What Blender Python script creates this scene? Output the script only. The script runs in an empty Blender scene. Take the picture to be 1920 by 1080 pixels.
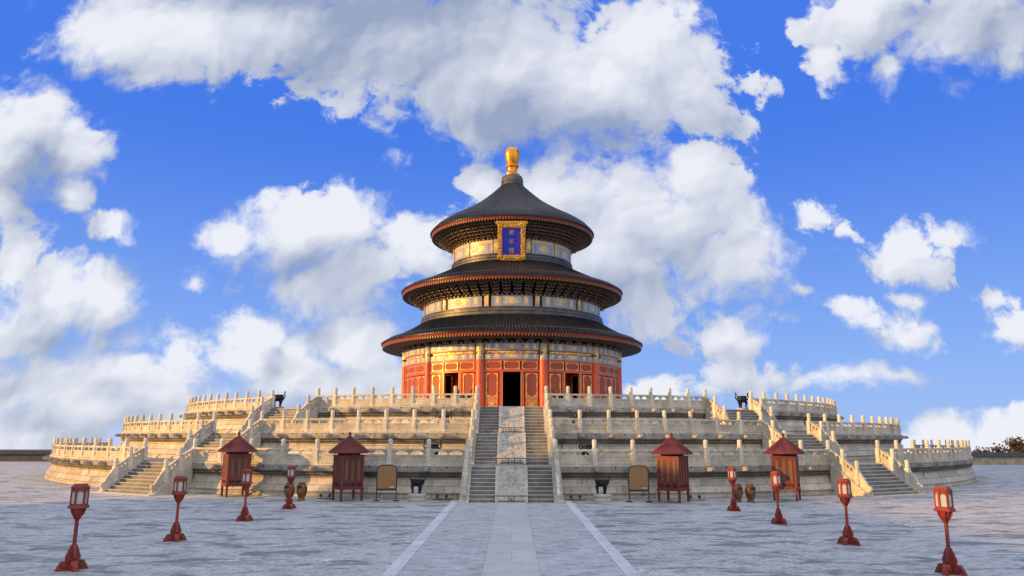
import bpy, math, random
import numpy as np
from mathutils import Matrix, Vector

R = math.radians
random.seed(7)
SC = bpy.context.scene
COL = SC.collection

# ------------------------------------------------------------------ camera
FPX, PITCH, CAM_H, CAM_D = 1411.7, 11.2524, 3.387, 90.0
cd = bpy.data.cameras.new('camera')
cd.sensor_width = 36.0
cd.lens = FPX / 1920 * 36.0
cd.clip_start = 0.1
cd.clip_end = 6000
cam = bpy.data.objects.new('camera', cd)
COL.objects.link(cam)
cam.location = (0, -CAM_D, CAM_H)
cam.rotation_euler = (Matrix.Rotation(R(90 + PITCH), 4, 'X') @ Matrix.Rotation(R(0.15), 4, 'Z')).to_euler()
SC.camera = cam

# ------------------------------------------------------------------ sun
SUN_AZ, SUN_EL = 76.0, 12.0            # degrees to the left of the direction hall -> camera, height
sdir = Vector((-math.sin(R(SUN_AZ)) * math.cos(R(SUN_EL)), -math.cos(R(SUN_AZ)) * math.cos(R(SUN_EL)), math.sin(R(SUN_EL))))
ld = bpy.data.lights.new('sun', 'SUN')
ld.energy = 5.0
ld.angle = R(0.6)
ld.color = (1.0, 0.53, 0.11)
sun = bpy.data.objects.new('sun', ld)
COL.objects.link(sun)
sun.rotation_euler = sdir.to_track_quat('Z', 'Y').to_euler()
sun.location = (-60, -40, 60)

# ------------------------------------------------------------------ exposure
vs = SC.view_settings
vs.view_transform = 'Standard'
vs.look = 'None'
vs.gamma = 1.0
vs.use_curve_mapping = False
vs.exposure = 0.45
SC.cycles.max_bounces = 6
SC.cycles.sample_clamp_indirect = 6.0


# ------------------------------------------------------------------ node helpers
class NT:
    def __init__(self, tree):
        self.t = tree
        self.n = tree.nodes
        self.l = tree.links

    def new(self, kind, **kw):
        nd = self.n.new(kind)
        for k, v in kw.items():
            setattr(nd, k, v)
        return nd

    def put(self, sock, v):
        if isinstance(v, bpy.types.NodeSocket):
            self.l.new(v, sock)
        elif v is not None:
            if sock.type == 'RGBA' and hasattr(v, '__len__') and len(v) == 3:
                v = (*v, 1.0)
            sock.default_value = v

    def math(self, op, a, b=None, c=None, clamp=False):
        nd = self.new('ShaderNodeMath', operation=op)
        nd.use_clamp = clamp
        for s, v in zip(nd.inputs, (a, b, c)):
            self.put(s, v)
        return nd.outputs[0]

    def vmath(self, op, a, b=None):
        nd = self.new('ShaderNodeVectorMath', operation=op)
        self.put(nd.inputs[0], a)
        if b is not None:
            self.put(nd.inputs[1], b)
        return nd.outputs['Value'] if op in ('LENGTH', 'DOT_PRODUCT', 'DISTANCE') else nd.outputs['Vector']

    def mix(self, f, a, b, mode='MIX'):
        nd = self.new('ShaderNodeMix', data_type='RGBA', blend_type=mode)
        self.put(nd.inputs[0], f)
        self.put(nd.inputs[6], a)
        self.put(nd.inputs[7], b)
        return nd.outputs[2]

    def ramp(self, v, lo, hi, a=0.0, b=1.0, smooth=True):
        nd = self.new('ShaderNodeMapRange')
        nd.interpolation_type = 'SMOOTHSTEP' if smooth else 'LINEAR'
        self.put(nd.inputs[0], v)
        for i, x in enumerate((lo, hi, a, b)):
            self.put(nd.inputs[i + 1], x)
        return nd.outputs[0]

    def noise(self, vec, scale, detail=4.0, rough=0.55, dist=0.0, dims='3D'):
        nd = self.new('ShaderNodeTexNoise', noise_dimensions=dims)
        self.put(nd.inputs['Vector'], vec)
        nd.inputs['Scale'].default_value = scale
        nd.inputs['Detail'].default_value = detail
        nd.inputs['Roughness'].default_value = rough
        nd.inputs['Distortion'].default_value = dist
        return nd

    def voro(self, vec, scale, feature='F1'):
        nd = self.new('ShaderNodeTexVoronoi', feature=feature)
        self.put(nd.inputs['Vector'], vec)
        nd.inputs['Scale'].default_value = scale
        return nd


# ------------------------------------------------------------------ world: Nishita sky with cumulus clouds
def pix_dir(px, py):
    th = R(PITCH)
    dx = (px - 960) / FPX
    dy = (540 - py) / FPX
    d = Vector((dx, math.cos(th) - dy * math.sin(th), math.sin(th) + dy * math.cos(th)))
    return d.x / d.y, d.z / d.y


# clouds given by where they hang in the sky: x, y, half width, half height, strength
CLOUDS = [
    # large bank overhead
    (215, 55, 120, 75, 1), (330, 70, 190, 90, 1), (520, 50, 260, 100, 1), (740, 90, 260, 120, 1), (700, -80, 500, 140, 1),
    (930, 130, 230, 160, 1), (1110, 160, 240, 130, 1), (1200, 90, 150, 130, 1), (1290, 160, 90, 100, .9), (880, 240, 90, 60, .9),
    # to the right of the hall
    (1240, 420, 170, 150, 1), (1280, 330, 90, 80, 1), (1130, 480, 190, 120, 1), (1390, 490, 95, 70, .9), (1020, 370, 150, 90, 1), (905, 340, 50, 55, .9),
    (1190, 555, 120, 50, .8), (1330, 400, 70, 60, .9),
    # upper right
    (1620, 30, 140, 70, 1), (1800, 40, 190, 100, 1), (1900, 70, 90, 80, 1), (1665, 120, 32, 45, .7), (1545, 95, 35, 45, .7),
    # small ones on the right
    (1700, 465, 75, 50, 0.60), (1760, 445, 50, 40, 0.48), (1730, 500, 50, 25, 0.48), (1540, 405, 55, 28, 0.36), (1580, 425, 25, 20, 0.32), (1575, 570, 55, 24, 0.48), (1620, 600, 40, 20, 0.40), (1690, 625, 62, 34, 0.52),
    (1355, 628, 95, 40, 0.60), (1400, 640, 60, 26, 0.48), (1378, 705, 95, 42, 0.56), (1330, 720, 60, 26, 0.48), (1565, 715, 62, 22, 0.40), (1680, 702, 48, 13, 0.34), (1885, 600, 60, 36, 0.56), (1870, 550, 40, 14, 0.36),
    (1400, 130, 26, 40, .16), (1385, 215, 30, 40, .35), (1495, 545, 22, 10, .35), (1700, 560, 40, 12, .3),
    # low on the right
    (1770, 812, 75, 52, 1.3), (1870, 812, 75, 62, 1.3), (1915, 785, 35, 60, 1.2), (1715, 835, 50, 22, 1),
    # left
    (60, 240, 105, 95, 1), (150, 290, 75, 80, 1), (30, 320, 90, 70, 1), (130, 375, 50, 40, .9), (200, 435, 62, 30, .8), (100, 210, 70, 50, 1), (10, 380, 50, 50, .7),
    (25, 480, 50, 70, .9), (90, 555, 120, 70, 1), (190, 560, 65, 70, 1), (40, 600, 120, 60, .9),
    # left of the hall
    (560, 450, 130, 80, 1), (630, 430, 90, 70, 1), (440, 445, 60, 35, .9), (680, 520, 110, 75, 1), (770, 460, 80, 50, .95), (590, 540, 100, 45, .8), (790, 500, 70, 45, .8),
    (485, 620, 70, 55, 1.3), (470, 670, 70, 50, 1.2), (580, 705, 130, 60, 1.3), (680, 650, 90, 60, 1), (700, 720, 110, 60, 1), (560, 640, 40, 30, .7),
    (345, 660, 32, 18, .5), (370, 530, 22, 18, .45), (1215, 730, 65, 50, 1),
    # hazy bank low on the left
    (60, 720, 180, 80, .9), (150, 760, 220, 90, .9), (250, 720, 150, 70, .8), (330, 790, 180, 60, .8), (60, 820, 200, 60, .9), (250, 650, 120, 25, .35),
]
GREY = [(720, 60, 330, 110, 1), (560, -10, 300, 60, .8), (950, 230, 190, 90, .7), (1100, 235, 170, 55, .5), (60, 340, 110, 60, .75), (1720, 30, 260, 55, .8), (1890, 40, 120, 90, .8),
        (560, 500, 110, 50, .5), (680, 540, 100, 45, .5), (1150, 540, 150, 60, .55), (1230, 470, 130, 60, .35), (60, 610, 160, 45, .55), (215, 745, 60, 40, .7), (40, 720, 90, 30, .7),
        (110, 790, 90, 50, .3), (60, 770, 110, 26, .4), (640, 690, 100, 35, .4), (1380, 735, 90, 24, .5), (1360, 655, 90, 22, .5), (1850, 620, 60, 20, .4), (330, 770, 90, 40, .2), (1000, 420, 150, 90, .3)]

FILL_DECK = (8.4, 8.5, 8.6)
FILL_ZENITH = (7.6, 8.3, 9.8)
W = bpy.data.worlds.new('World')
SC.world = W
W.use_nodes = True
W.node_tree.nodes.clear()


def field_group(name, blobs, c):
    g = bpy.data.node_groups.new(name, 'ShaderNodeTree')
    g.interface.new_socket('P', in_out='INPUT', socket_type='NodeSocketVector')
    g.interface.new_socket('F', in_out='OUTPUT', socket_type='NodeSocketFloat')
    q = NT(g)
    gi = q.new('NodeGroupInput')
    go = q.new('NodeGroupOutput')
    outs = []
    for (x, y, a, b, s) in blobs:
        u0, w0 = pix_dir(x, y)
        u1, _ = pix_dir(x + a, y)
        _, w1 = pix_dir(x, y - b)
        m = q.new('ShaderNodeVectorMath', operation='MULTIPLY_ADD')
        q.put(m.inputs[0], gi.outputs[0])
        ia, ib = 1 / (u1 - u0), 1 / (w1 - w0)
        m.inputs[1].default_value = (ia, ib, 0)
        m.inputs[2].default_value = (-u0 * ia, -w0 * ib, 0)
        ln = q.vmath('LENGTH', m.outputs[0])
        outs.append(q.math('MULTIPLY_ADD', ln, -s, s))
    while len(outs) > 1:
        nxt = []
        for i in range(0, len(outs) - 1, 2):
            nxt.append(q.math('SMOOTH_MAX', outs[i], outs[i + 1], c))
        if len(outs) % 2:
            nxt.append(outs[-1])
        outs = nxt
    q.put(go.inputs[0], outs[0])
    return g


def build_world():
    q = NT(W.node_tree)
    out = q.new('ShaderNodeOutputWorld')
    bg = q.new('ShaderNodeBackground')
    bg.inputs['Strength'].default_value = 0.1
    q.l.new(bg.outputs[0], out.inputs[0])
    geo = q.new('ShaderNodeTexCoord')
    d = geo.outputs['Generated']
    sep = q.new('ShaderNodeSeparateXYZ')
    q.put(sep.inputs[0], d)
    dx, dy, dz = sep.outputs
    # sky looked up a little above the horizon so that the rim never turns black
    zc = q.math('MAXIMUM', dz, 0.015)
    cmb = q.new('ShaderNodeCombineXYZ')
    for s, v in zip(cmb.inputs, (dx, dy, zc)):
        q.put(s, v)
    sky = q.new('ShaderNodeTexSky')
    sky.sky_type = 'NISHITA'
    sky.sun_disc = False
    sky.sun_elevation = R(SUN_EL)
    sky.sun_rotation = math.atan2(sdir.x, sdir.y)
    sky.altitude = 50
    sky.air_density = 1.0
    sky.dust_density = 0.3
    sky.ozone_density = 3.0
    q.put(sky.inputs['Vector'], cmb.outputs[0])
    # clear cold air: deeper blue than the plain model, paler towards the horizon
    lum = q.new('ShaderNodeRGBToBW')
    q.put(lum.inputs[0], sky.outputs[0])
    deep = q.mix(q.ramp(dz, 0.0, 0.42), (1.96, 3.4, 6.9), (0.435, 1.5, 6.2))
    skyc = q.mix(0.92, sky.outputs[0], deep)
    # sky plane coordinates
    ay = q.math('MAXIMUM', q.math('ABSOLUTE', dy), 0.12)
    pc = q.new('ShaderNodeCombineXYZ')
    q.put(pc.inputs[0], q.math('DIVIDE', dx, ay))
    q.put(pc.inputs[1], q.math('DIVIDE', dz, ay))
    P = pc.outputs[0]
    fg = field_group('cloud_field', CLOUDS, 0.12)
    gg = field_group('cloud_grey', GREY, 0.2)

    def fld(vec):
        nd = q.new('ShaderNodeGroup')
        nd.node_tree = fg
        q.put(nd.inputs[0], vec)
        return nd.outputs[0]

    # warp the outlines, then break them up
    wn = q.noise(P, 4.0, 9, 0.58)
    wv = q.vmath('SCALE', q.vmath('SUBTRACT', wn.outputs['Color'], (0.5, 0.5, 0.5)))
    wv.node.inputs['Scale'].default_value = 0.13
    P2 = q.vmath('ADD', P, wv)
    F = fld(P2)
    n1 = q.noise(P2, 11.0, 14, 0.68)
    vb = q.voro(P2, 17.0, 'SMOOTH_F1')
    vb.inputs['Smoothness'].default_value = 0.8
    vb3 = q.voro(P2, 46.0, 'SMOOTH_F1')
    vb3.inputs['Smoothness'].default_value = 0.6
    bil = q.math('MULTIPLY_ADD', vb.outputs['Distance'], -0.5, 0.22)
    n1f = q.noise(P2, 38.0, 8, 0.66)
    bil = q.math('ADD', bil, q.math('MULTIPLY_ADD', n1f.outputs[0], 0.75, -0.37))
    bil = q.math('ADD', bil, q.math('MULTIPLY_ADD', vb3.outputs['Distance'], -0.30, 0.13))
    dens = q.math('ADD', F, q.math('ADD', q.math('MULTIPLY_ADD', n1.outputs[0], 1.9, -0.93), bil))
    thin = q.noise(P, 3.2, 5, 0.6)
    wide = q.ramp(thin.outputs[0], .38, .62, .26, .85)
    lo = q.math('MULTIPLY_ADD', wide, -.42, .04)
    alpha = q.new('ShaderNodeMapRange')
    alpha.interpolation_type = 'SMOOTHSTEP'
    q.put(alpha.inputs[0], dens)
    q.put(alpha.inputs[1], lo)
    q.put(alpha.inputs[2], q.math('ADD', lo, wide))
    al = alpha.outputs[0]
    # light on the cloud tops, grey undersides; soft relief inside the bodies
    F3 = fld(q.vmath('ADD', P2, (-0.028, 0.055, 0)))
    top = q.math('SUBTRACT', F, F3)
    s1 = q.noise(P2, 6.0, 5, 0.5)
    s2 = q.noise(q.vmath('ADD', P2, (-0.022, 0.026, 0)), 6.0, 5, 0.5)
    rel = q.math('SUBTRACT', s1.outputs[0], s2.outputs[0])
    vb2 = q.voro(q.vmath('ADD', P2, (-0.012, 0.014, 0)), 17.0, 'SMOOTH_F1')
    vb2.inputs['Smoothness'].default_value = 0.8
    vb4 = q.voro(q.vmath('ADD', P2, (-0.005, 0.006, 0)), 46.0, 'SMOOTH_F1')
    vb4.inputs['Smoothness'].default_value = 0.6
    relv = q.math('SUBTRACT', vb2.outputs['Distance'], vb.outputs['Distance'])
    relv = q.math('MULTIPLY_ADD', q.math('SUBTRACT', vb4.outputs['Distance'], vb3.outputs['Distance']), .7, relv)
    gn = q.new('ShaderNodeGroup')
    gn.node_tree = gg
    q.put(gn.inputs[0], P2)
    gr = q.ramp(gn.outputs[0], -0.25, 0.8)
    shade = q.math('MULTIPLY_ADD', top, 0.6, 0.68)
    shade = q.math('MULTIPLY_ADD', q.math('SUBTRACT', n1.outputs[0], .5), 0.35, shade)
    shade = q.math('MULTIPLY_ADD', rel, 1.0, shade)
    shade = q.math('MULTIPLY_ADD', relv, 0.34, shade)
    shade = q.math('MULTIPLY_ADD', gr, -0.62, shade, clamp=True)
    cc = q.mix(shade, (2.4, 2.9, 4.05), (6.3, 6.45, 6.9))
    # pale haze low in the sky, thickest on the left
    sp = q.new('ShaderNodeSeparateXYZ')
    q.put(sp.inputs[0], P)
    hz = q.math('MULTIPLY', q.ramp(sp.outputs[1], .15, -.02), q.ramp(sp.outputs[0], .10, -.62, .22, .85))
    skyc = q.mix(hz, skyc, (4.1, 4.7, 6.3))
    # unseen bright clouds behind and above the viewer, added to whiten the ambient light
    bn = q.noise(d, 3.0, 6, .6)
    back = q.math('MULTIPLY', q.ramp(dy, .12, -.35), q.ramp(bn.outputs[0], .30, .55, .25, 1.0))
    zen = q.math('MULTIPLY', q.ramp(dz, .60, .80), q.ramp(bn.outputs[0], .25, .50, .35, 1.0))
    back = q.math('MAXIMUM', back, zen)
    al2 = q.math('MAXIMUM', al, back)
    cc = q.mix(back, cc, q.mix(zen, FILL_DECK, FILL_ZENITH))
    full = q.mix(q.math('MULTIPLY', al2, 0.97), skyc, cc)
    q.put(bg.inputs['Color'], full)


build_world()
try:
    W.cycles.sampling_method = 'MANUAL'
    W.cycles.sample_map_resolution = 512
except Exception:
    pass


# ------------------------------------------------------------------ mesh builder
class MB:
    def __init__(self):
        self.v, self.f, self.uv, self.mi = [], [], [], []

    def add(self, verts, faces, uvs=None, mi=0, M=None):
        b = len(self.v)
        if M is not None:
            verts = [tuple(M @ Vector(p)) for p in verts]
        self.v += [tuple(p) for p in verts]
        for i, fc in enumerate(faces):
            self.f.append([b + k for k in fc])
            self.uv.append(uvs[i] if uvs else None)
            self.mi.append(mi)
        return self

    def box(self, x0, x1, y0, y1, z0, z1, M=None, mi=0, shear=0.0):
        s = lambda x, y, z: (x, y, z + shear * x)
        vs_ = [s(x, y, z) for z in (z0, z1) for (x, y) in ((x0, y0), (x1, y0), (x1, y1), (x0, y1))]
        fs = [(0, 3, 2, 1), (4, 5, 6, 7), (0, 1, 5, 4), (1, 2, 6, 5), (2, 3, 7, 6), (3, 0, 4, 7)]
        return self.add(vs_, fs, None, mi, M)

    def taper(self, z0, z1, a0, b0, a1, b1, M=None, mi=0, ox=0, oy=0):
        vs_ = [(-a0, -b0, z0), (a0, -b0, z0), (a0, b0, z0), (-a0, b0, z0), (ox - a1, oy - b1, z1), (ox + a1, oy - b1, z1), (ox + a1, oy + b1, z1), (ox - a1, oy + b1, z1)]
        fs = [(0, 3, 2, 1), (4, 5, 6, 7), (0, 1, 5, 4), (1, 2, 6, 5), (2, 3, 7, 6), (3, 0, 4, 7)]
        return self.add(vs_, fs, None, mi, M)

    def prism(self, pts, y0, y1, M=None, mi=0):
        """outline in x,z extruded along y"""
        n = len(pts)
        vs_ = [(x, y0, z) for x, z in pts] + [(x, y1, z) for x, z in pts]
        fs = [list(range(n)), list(range(2 * n - 1, n - 1, -1))]
        for i in range(n):
            j = (i + 1) % n
            fs.append((i, i + n, j + n, j))
        return self.add(vs_, fs, None, mi, M)

    def lathe(self, prof, seg, M=None, mi=0, a0=0.0, a1=360.0, caps=False, phase=0.0):
        """profile (r,z) bottom to top turned about z; angles from -y"""
        full = abs(a1 - a0) >= 359.99
        na = seg if full else seg + 1
        vs_, fs, uv = [], [], []
        L = [0.0]
        for k in range(1, len(prof)):
            L.append(L[-1] + math.hypot(prof[k][0] - prof[k - 1][0], prof[k][1] - prof[k - 1][1]))
        rm = max(p[0] for p in prof)
        for i in range(na):
            a = R(a0 + (a1 - a0) * i / seg + phase)
            for (r, z) in prof:
                vs_.append((r * math.sin(a), -r * math.cos(a), z))
        m = len(prof)
        for i in range(seg):
            j = (i + 1) % na
            s0 = R((a1 - a0) * i / seg) * rm
            s1 = R((a1 - a0) * (i + 1) / seg) * rm
            for k in range(m - 1):
                fs.append((i * m + k, j * m + k, j * m + k + 1, i * m + k + 1))
                uv.append(((s0, L[k]), (s1, L[k]), (s1, L[k + 1]), (s0, L[k + 1])))
        self.add(vs_, fs, uv, mi, M)
        if caps and full:
            self.add([vs_[i * m] for i in range(na)], [list(range(na))[::-1]], None, mi, M)
            self.add([vs_[i * m + m - 1] for i in range(na)], [list(range(na))], None, mi, M)
        return self

    def arc(self, r0, r1, a0, a1, z0, z1, n=8, M=None, mi=0):
        """curved slab between two radii and two angles"""
        vs_, fs, uv = [], [], []
        for i in range(n + 1):
            a = R(a0 + (a1 - a0) * i / n)
            s, c = math.sin(a), -math.cos(a)
            vs_ += [(r1 * s, r1 * c, z0), (r1 * s, r1 * c, z1), (r0 * s, r0 * c, z1), (r0 * s, r0 * c, z0)]
        w = R(abs(a1 - a0)) * r1
        h = z1 - z0
        for i in range(n):
            b, e = i * 4, i * 4 + 4
            u0, u1 = (i / n - .5) * w, ((i + 1) / n - .5) * w
            fs += [(b, e, e + 1, b + 1), (b + 1, e + 1, e + 2, b + 2), (b + 2, e + 2, e + 3, b + 3), (b + 3, e + 3, e, b)]
            uv += [((u0, 0), (u1, 0), (u1, h), (u0, h)), ((u0, h), (u1, h), (u1, h), (u0, h)), ((u0, h), (u1, h), (u1, 0), (u0, 0)), ((u0, 0), (u1, 0), (u1, 0), (u0, 0))]
        k = n * 4
        fs += [(0, 1, 2, 3), (k + 3, k + 2, k + 1, k)]
        uv += [None, None]
        return self.add(vs_, fs, uv, mi, M)

    def tube(self, pts, rad, seg=8, M=None, mi=0, caps=True):
        if not hasattr(rad, '__len__'):
            rad = [rad] * len(pts)
        pts = [Vector(p) for p in pts]
        vs_, fs = [], []
        up = Vector((0, 0, 1))
        prev = None
        for i, p in enumerate(pts):
            t = (pts[min(i + 1, len(pts) - 1)] - pts[max(i - 1, 0)]).normalized()
            if prev is None:
                x = t.cross(up)
                if x.length < 1e-4:
                    x = t.cross(Vector((0, 1, 0)))
            else:
                x = prev - t * prev.dot(t)
            x.normalize()
            prev = x
            y = t.cross(x)
            for k in range(seg):
                a = 2 * math.pi * k / seg
                vs_.append(tuple(p + (x * math.cos(a) + y * math.sin(a)) * rad[i]))
        for i in range(len(pts) - 1):
            for k in range(seg):
                j = (k + 1) % seg
                fs.append((i * seg + k, i * seg + j, (i + 1) * seg + j, (i + 1) * seg + k))
        if caps:
            fs.append(list(range(seg))[::-1])
            fs.append([(len(pts) - 1) * seg + k for k in range(seg)])
        return self.add(vs_, fs, None, mi, M)

    def mesh(self, name, mats, sharp=35.0):
        me = bpy.data.meshes.new(name)
        me.from_pydata(self.v, [], self.f)
        if any(u is not None for u in self.uv):
            lay = me.uv_layers.new(name='UVMap')
            flat = []
            for fc, u in zip(self.f, self.uv):
                if u is None:
                    flat += [0.0, 0.0] * len(fc)
                else:
                    for c in u:
                        flat += [c[0], c[1]]
            lay.data.foreach_set('uv', flat)
        for m in (mats if isinstance(mats, (list, tuple)) else [mats]):
            me.materials.append(m)
        me.polygons.foreach_set('material_index', self.mi)
        if sharp:
            me.polygons.foreach_set('use_smooth', [True] * len(self.f))
            me.update()
            try:
                me.set_sharp_from_angle(angle=R(sharp))
            except Exception:
                pass
        me.validate()
        me.update()
        return me


def link(name, me, parent=None, M=None):
    """one mesh object; M is its placement in the parent's own space"""
    o = bpy.data.objects.new(name, me)
    COL.objects.link(o)
    if parent is not None:
        o.parent = parent
    if M is not None:
        o.matrix_local = M
    return o


def thing(name, label, cat, M=None, group=None):
    o = bpy.data.objects.new(name, None)
    COL.objects.link(o)
    o.empty_display_size = 0.3
    if M is not None:
        o.matrix_world = M
    return tag(o, label, cat, group)


def tag(o, label, cat=None, group=None):
    o['label'] = label
    if cat:
        o['category'] = cat
    if group:
        o['group'] = group
    return o


def setting(o, kind='structure'):
    o['kind'] = kind
    return o


def copy_tree(o, parent=None):
    c = o.copy()
    COL.objects.link(c)
    if parent is not None:
        c.parent = parent
    for ch in list(o.children):
        copy_tree(ch, c)
    return c


def T(x=0, y=0, z=0):
    return Matrix.Translation((x, y, z))


def RZ(deg):
    return Matrix.Rotation(R(deg), 4, 'Z')


def RX(deg):
    return Matrix.Rotation(R(deg), 4, 'X')


def RY(deg):
    return Matrix.Rotation(R(deg), 4, 'Y')


def polar(r, phi, z=0.0):
    """frame at radius r, angle phi east of south; its -y points outward"""
    return T(r * math.sin(R(phi)), -r * math.cos(R(phi)), z) @ RZ(phi)


# ------------------------------------------------------------------ materials
def new_mat(name):
    m = bpy.data.materials.new(name)
    m.use_nodes = True
    q = NT(m.node_tree)
    b = q.n['Principled BSDF']
    return m, q, b


def plain(name, col, rough=.6, metallic=0.0, var=.25, scale=3.0, bump=0.0, bscale=40.0, coat=0.0, spec=.5, dark=None, wear=0.0):
    m, q, b = new_mat(name)
    g = q.new('ShaderNodeNewGeometry')
    n = q.noise(g.outputs['Position'], scale, 5, .6)
    d = dark or tuple(c * (1 - var * 1.6) for c in col)
    c = q.mix(q.ramp(n.outputs[0], .3, .72), d, tuple(min(1, x * (1 + var * .35)) for x in col))
    oi = q.new('ShaderNodeObjectInfo')
    c = q.mix(1.0, c, q.ramp(oi.outputs['Random'], 0, 1, .86, 1.08, False), 'MULTIPLY')
    if wear:
        wn = q.noise(g.outputs['Position'], 16.0, 6, .7)
        c = q.mix(q.ramp(wn.outputs[0], .58, .68, 0, wear), c, tuple(x * .45 + .03 for x in col))
    q.put(b.inputs['Base Color'], c)
    q.put(b.inputs['Roughness'], q.ramp(n.outputs[0], .25, .75, max(.05, rough - .1), min(1, rough + .12)))
    b.inputs['Metallic'].default_value = metallic
    b.inputs['Specular IOR Level'].default_value = spec
    b.inputs['Coat Weight'].default_value = coat
    b.inputs['Coat Roughness'].default_value = .25
    if bump:
        n2 = q.noise(g.outputs['Position'], bscale, 4, .6)
        bp = q.new('ShaderNodeBump')
        bp.inputs['Strength'].default_value = bump
        bp.inputs['Distance'].default_value = .03
        q.put(bp.inputs['Height'], n2.outputs[0])
        q.put(b.inputs['Normal'], bp.outputs[0])
    return m


def marble(name, light, mid, stain, stain_amt=.5, blocks=None, tone=1.0):
    m, q, b = new_mat(name)
    g = q.new('ShaderNodeNewGeometry')
    P = g.outputs['Position']
    n = q.noise(P, .9, 8, .62)
    c = q.mix(q.ramp(n.outputs[0], .33, .66), mid, light)
    fine = q.noise(P, 9.0, 6, .65)
    c = q.mix(q.ramp(fine.outputs[0], .42, .70, 0, .6), c, tuple(x * .55 for x in mid))
    oi = q.new('ShaderNodeObjectInfo')
    c = q.mix(1.0, c, q.ramp(oi.outputs['Random'], 0, 1, .86, 1.06, False), 'MULTIPLY')
    mp = q.new('ShaderNodeMapping')
    mp.inputs['Scale'].default_value = (2.6, 2.6, .33)
    q.put(mp.inputs['Vector'], P)
    st = q.noise(mp.outputs[0], 1.0, 7, .68)
    patch = q.noise(P, .35, 4, .5)
    s = q.math('MULTIPLY', q.ramp(st.outputs[0], .50, .72), q.ramp(patch.outputs[0], .36, .62))
    c = q.mix(q.math('MULTIPLY', s, stain_amt), c, stain)
    h = fine.outputs[0]
    if blocks:
        uv = q.new('ShaderNodeUVMap')
        br = q.new('ShaderNodeTexBrick')
        q.put(br.inputs['Vector'], uv.outputs[0])
        br.inputs['Scale'].default_value = 1.0
        br.inputs['Brick Width'].default_value = blocks[0]
        br.inputs['Row Height'].default_value = blocks[1]
        br.inputs['Mortar Size'].default_value = .02
        br.inputs['Mortar Smooth'].default_value = .6
        br.inputs['Color1'].default_value = (.66, .66, .66, 1)
        br.inputs['Color2'].default_value = (1.08, 1.06, 1.03, 1)
        br.inputs['Mortar'].default_value = (.26, .22, .18, 1)
        c = q.mix(.9, c, br.outputs['Color'], 'MULTIPLY')
        h = q.math('MULTIPLY_ADD', br.outputs['Fac'], -.8, h)
    q.put(b.inputs['Base Color'], c)
    b.inputs['Roughness'].default_value = .72
    b.inputs['Specular IOR Level'].default_value = .3
    bp = q.new('ShaderNodeBump')
    bp.inputs['Strength'].default_value = .45
    bp.inputs['Distance'].default_value = .03
    q.put(bp.inputs['Height'], h)
    q.put(b.inputs['Normal'], bp.outputs[0])
    return m


M_WALL = marble('weathered_marble_wall', (.70, .63, .52), (.54, .48, .39), (.09, .078, .065), .9, (1.5, .43))
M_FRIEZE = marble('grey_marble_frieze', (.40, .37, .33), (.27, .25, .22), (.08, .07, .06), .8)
M_MOULD_SHADE = marble('stained_shade_dark_moulding', (.23, .20, .165), (.115, .10, .083), (.035, .03, .026), .85)  # stains, plus the shadow under the mouldings put into the colour
M_RAIL = marble('white_marble_rail', (.65, .59, .475), (.44, .39, .31), (.24, .20, .155), .6)
M_POST = marble('white_marble_post', (.70, .64, .53), (.58, .52, .42), (.33, .28, .22), .25)
M_CHEEK = marble('pale_marble_cheek', (.60, .54, .44), (.46, .41, .33), (.22, .19, .16), .4)
M_RISER_SHADE = marble('shade_dark_stone_riser', (.27, .25, .225), (.17, .155, .14), (.08, .072, .064), .7)  # riser toned dark to carry the shade of the steps
M_TREAD_LIT = marble('lit_pale_stone_tread', (.50, .48, .44), (.40, .38, .35), (.2, .19, .17), .4)  # tread toned pale to carry the light on the steps
M_FLOOR = marble('stone_floor', (.36, .34, .31), (.26, .245, .225), (.14, .13, .12), .5)
M_PLINTH = marble('white_marble_plinth', (.55, .51, .45), (.42, .38, .33), (.2, .17, .14), .4)


def carved_mat():
    m, q, b = new_mat('carved_marble')
    g = q.new('ShaderNodeNewGeometry')
    P = g.outputs['Position']
    v = q.voro(P, 5.5, 'SMOOTH_F1')
    n = q.noise(P, 6.0, 7, .65, 1.2)
    h = q.math('MULTIPLY_ADD', v.outputs['Distance'], .5, n.outputs[0])
    c = q.mix(q.ramp(h, .55, .95), (.43, .40, .35), (.22, .20, .17))
    n2 = q.noise(P, 1.3, 4, .5)
    c = q.mix(q.ramp(n2.outputs[0], .4, .7, 0, .4), c, (.58, .5, .38))
    q.put(b.inputs['Base Color'], c)
    b.inputs['Roughness'].default_value = .75
    bp = q.new('ShaderNodeBump')
    bp.inputs['Strength'].default_value = 1.0
    bp.inputs['Distance'].default_value = .08
    q.put(bp.inputs['Height'], q.math('MULTIPLY', h, -1.0))
    q.put(b.inputs['Normal'], bp.outputs[0])
    return m


M_CARVED = carved_mat()
M_TILE = plain('dark_glazed_roof_tile', (.028, .030, .038), .42, var=.5, scale=2.2, bump=.15, bscale=12, spec=.4)
M_TILE_CAP = plain('pale_tile_nail_cap', (.16, .135, .12), .4)
M_RIDGE = plain('grey_blue_glazed_moulding', (.095, .093, .098), .45, var=.4, scale=1.2, bump=.1, bscale=8)
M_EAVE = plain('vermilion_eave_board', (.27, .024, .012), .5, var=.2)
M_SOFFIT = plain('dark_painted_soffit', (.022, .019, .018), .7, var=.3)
M_RAFTER = plain('gilt_rafter_tip', (.42, .24, .085), .45, var=.3, scale=7)
M_GOLD = plain('gilded_bronze', (.90, .36, .04), .27, metallic=.75, var=.22, scale=1.5, bump=.08, bscale=10)
M_GOLDTRIM = plain('gilt_trim', (.78, .47, .12), .4, metallic=.35, var=.2, scale=6)
M_RED = plain('red_lacquer_wood', (.66, .085, .026), .42, var=.18, scale=1.5, coat=.08)
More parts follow.
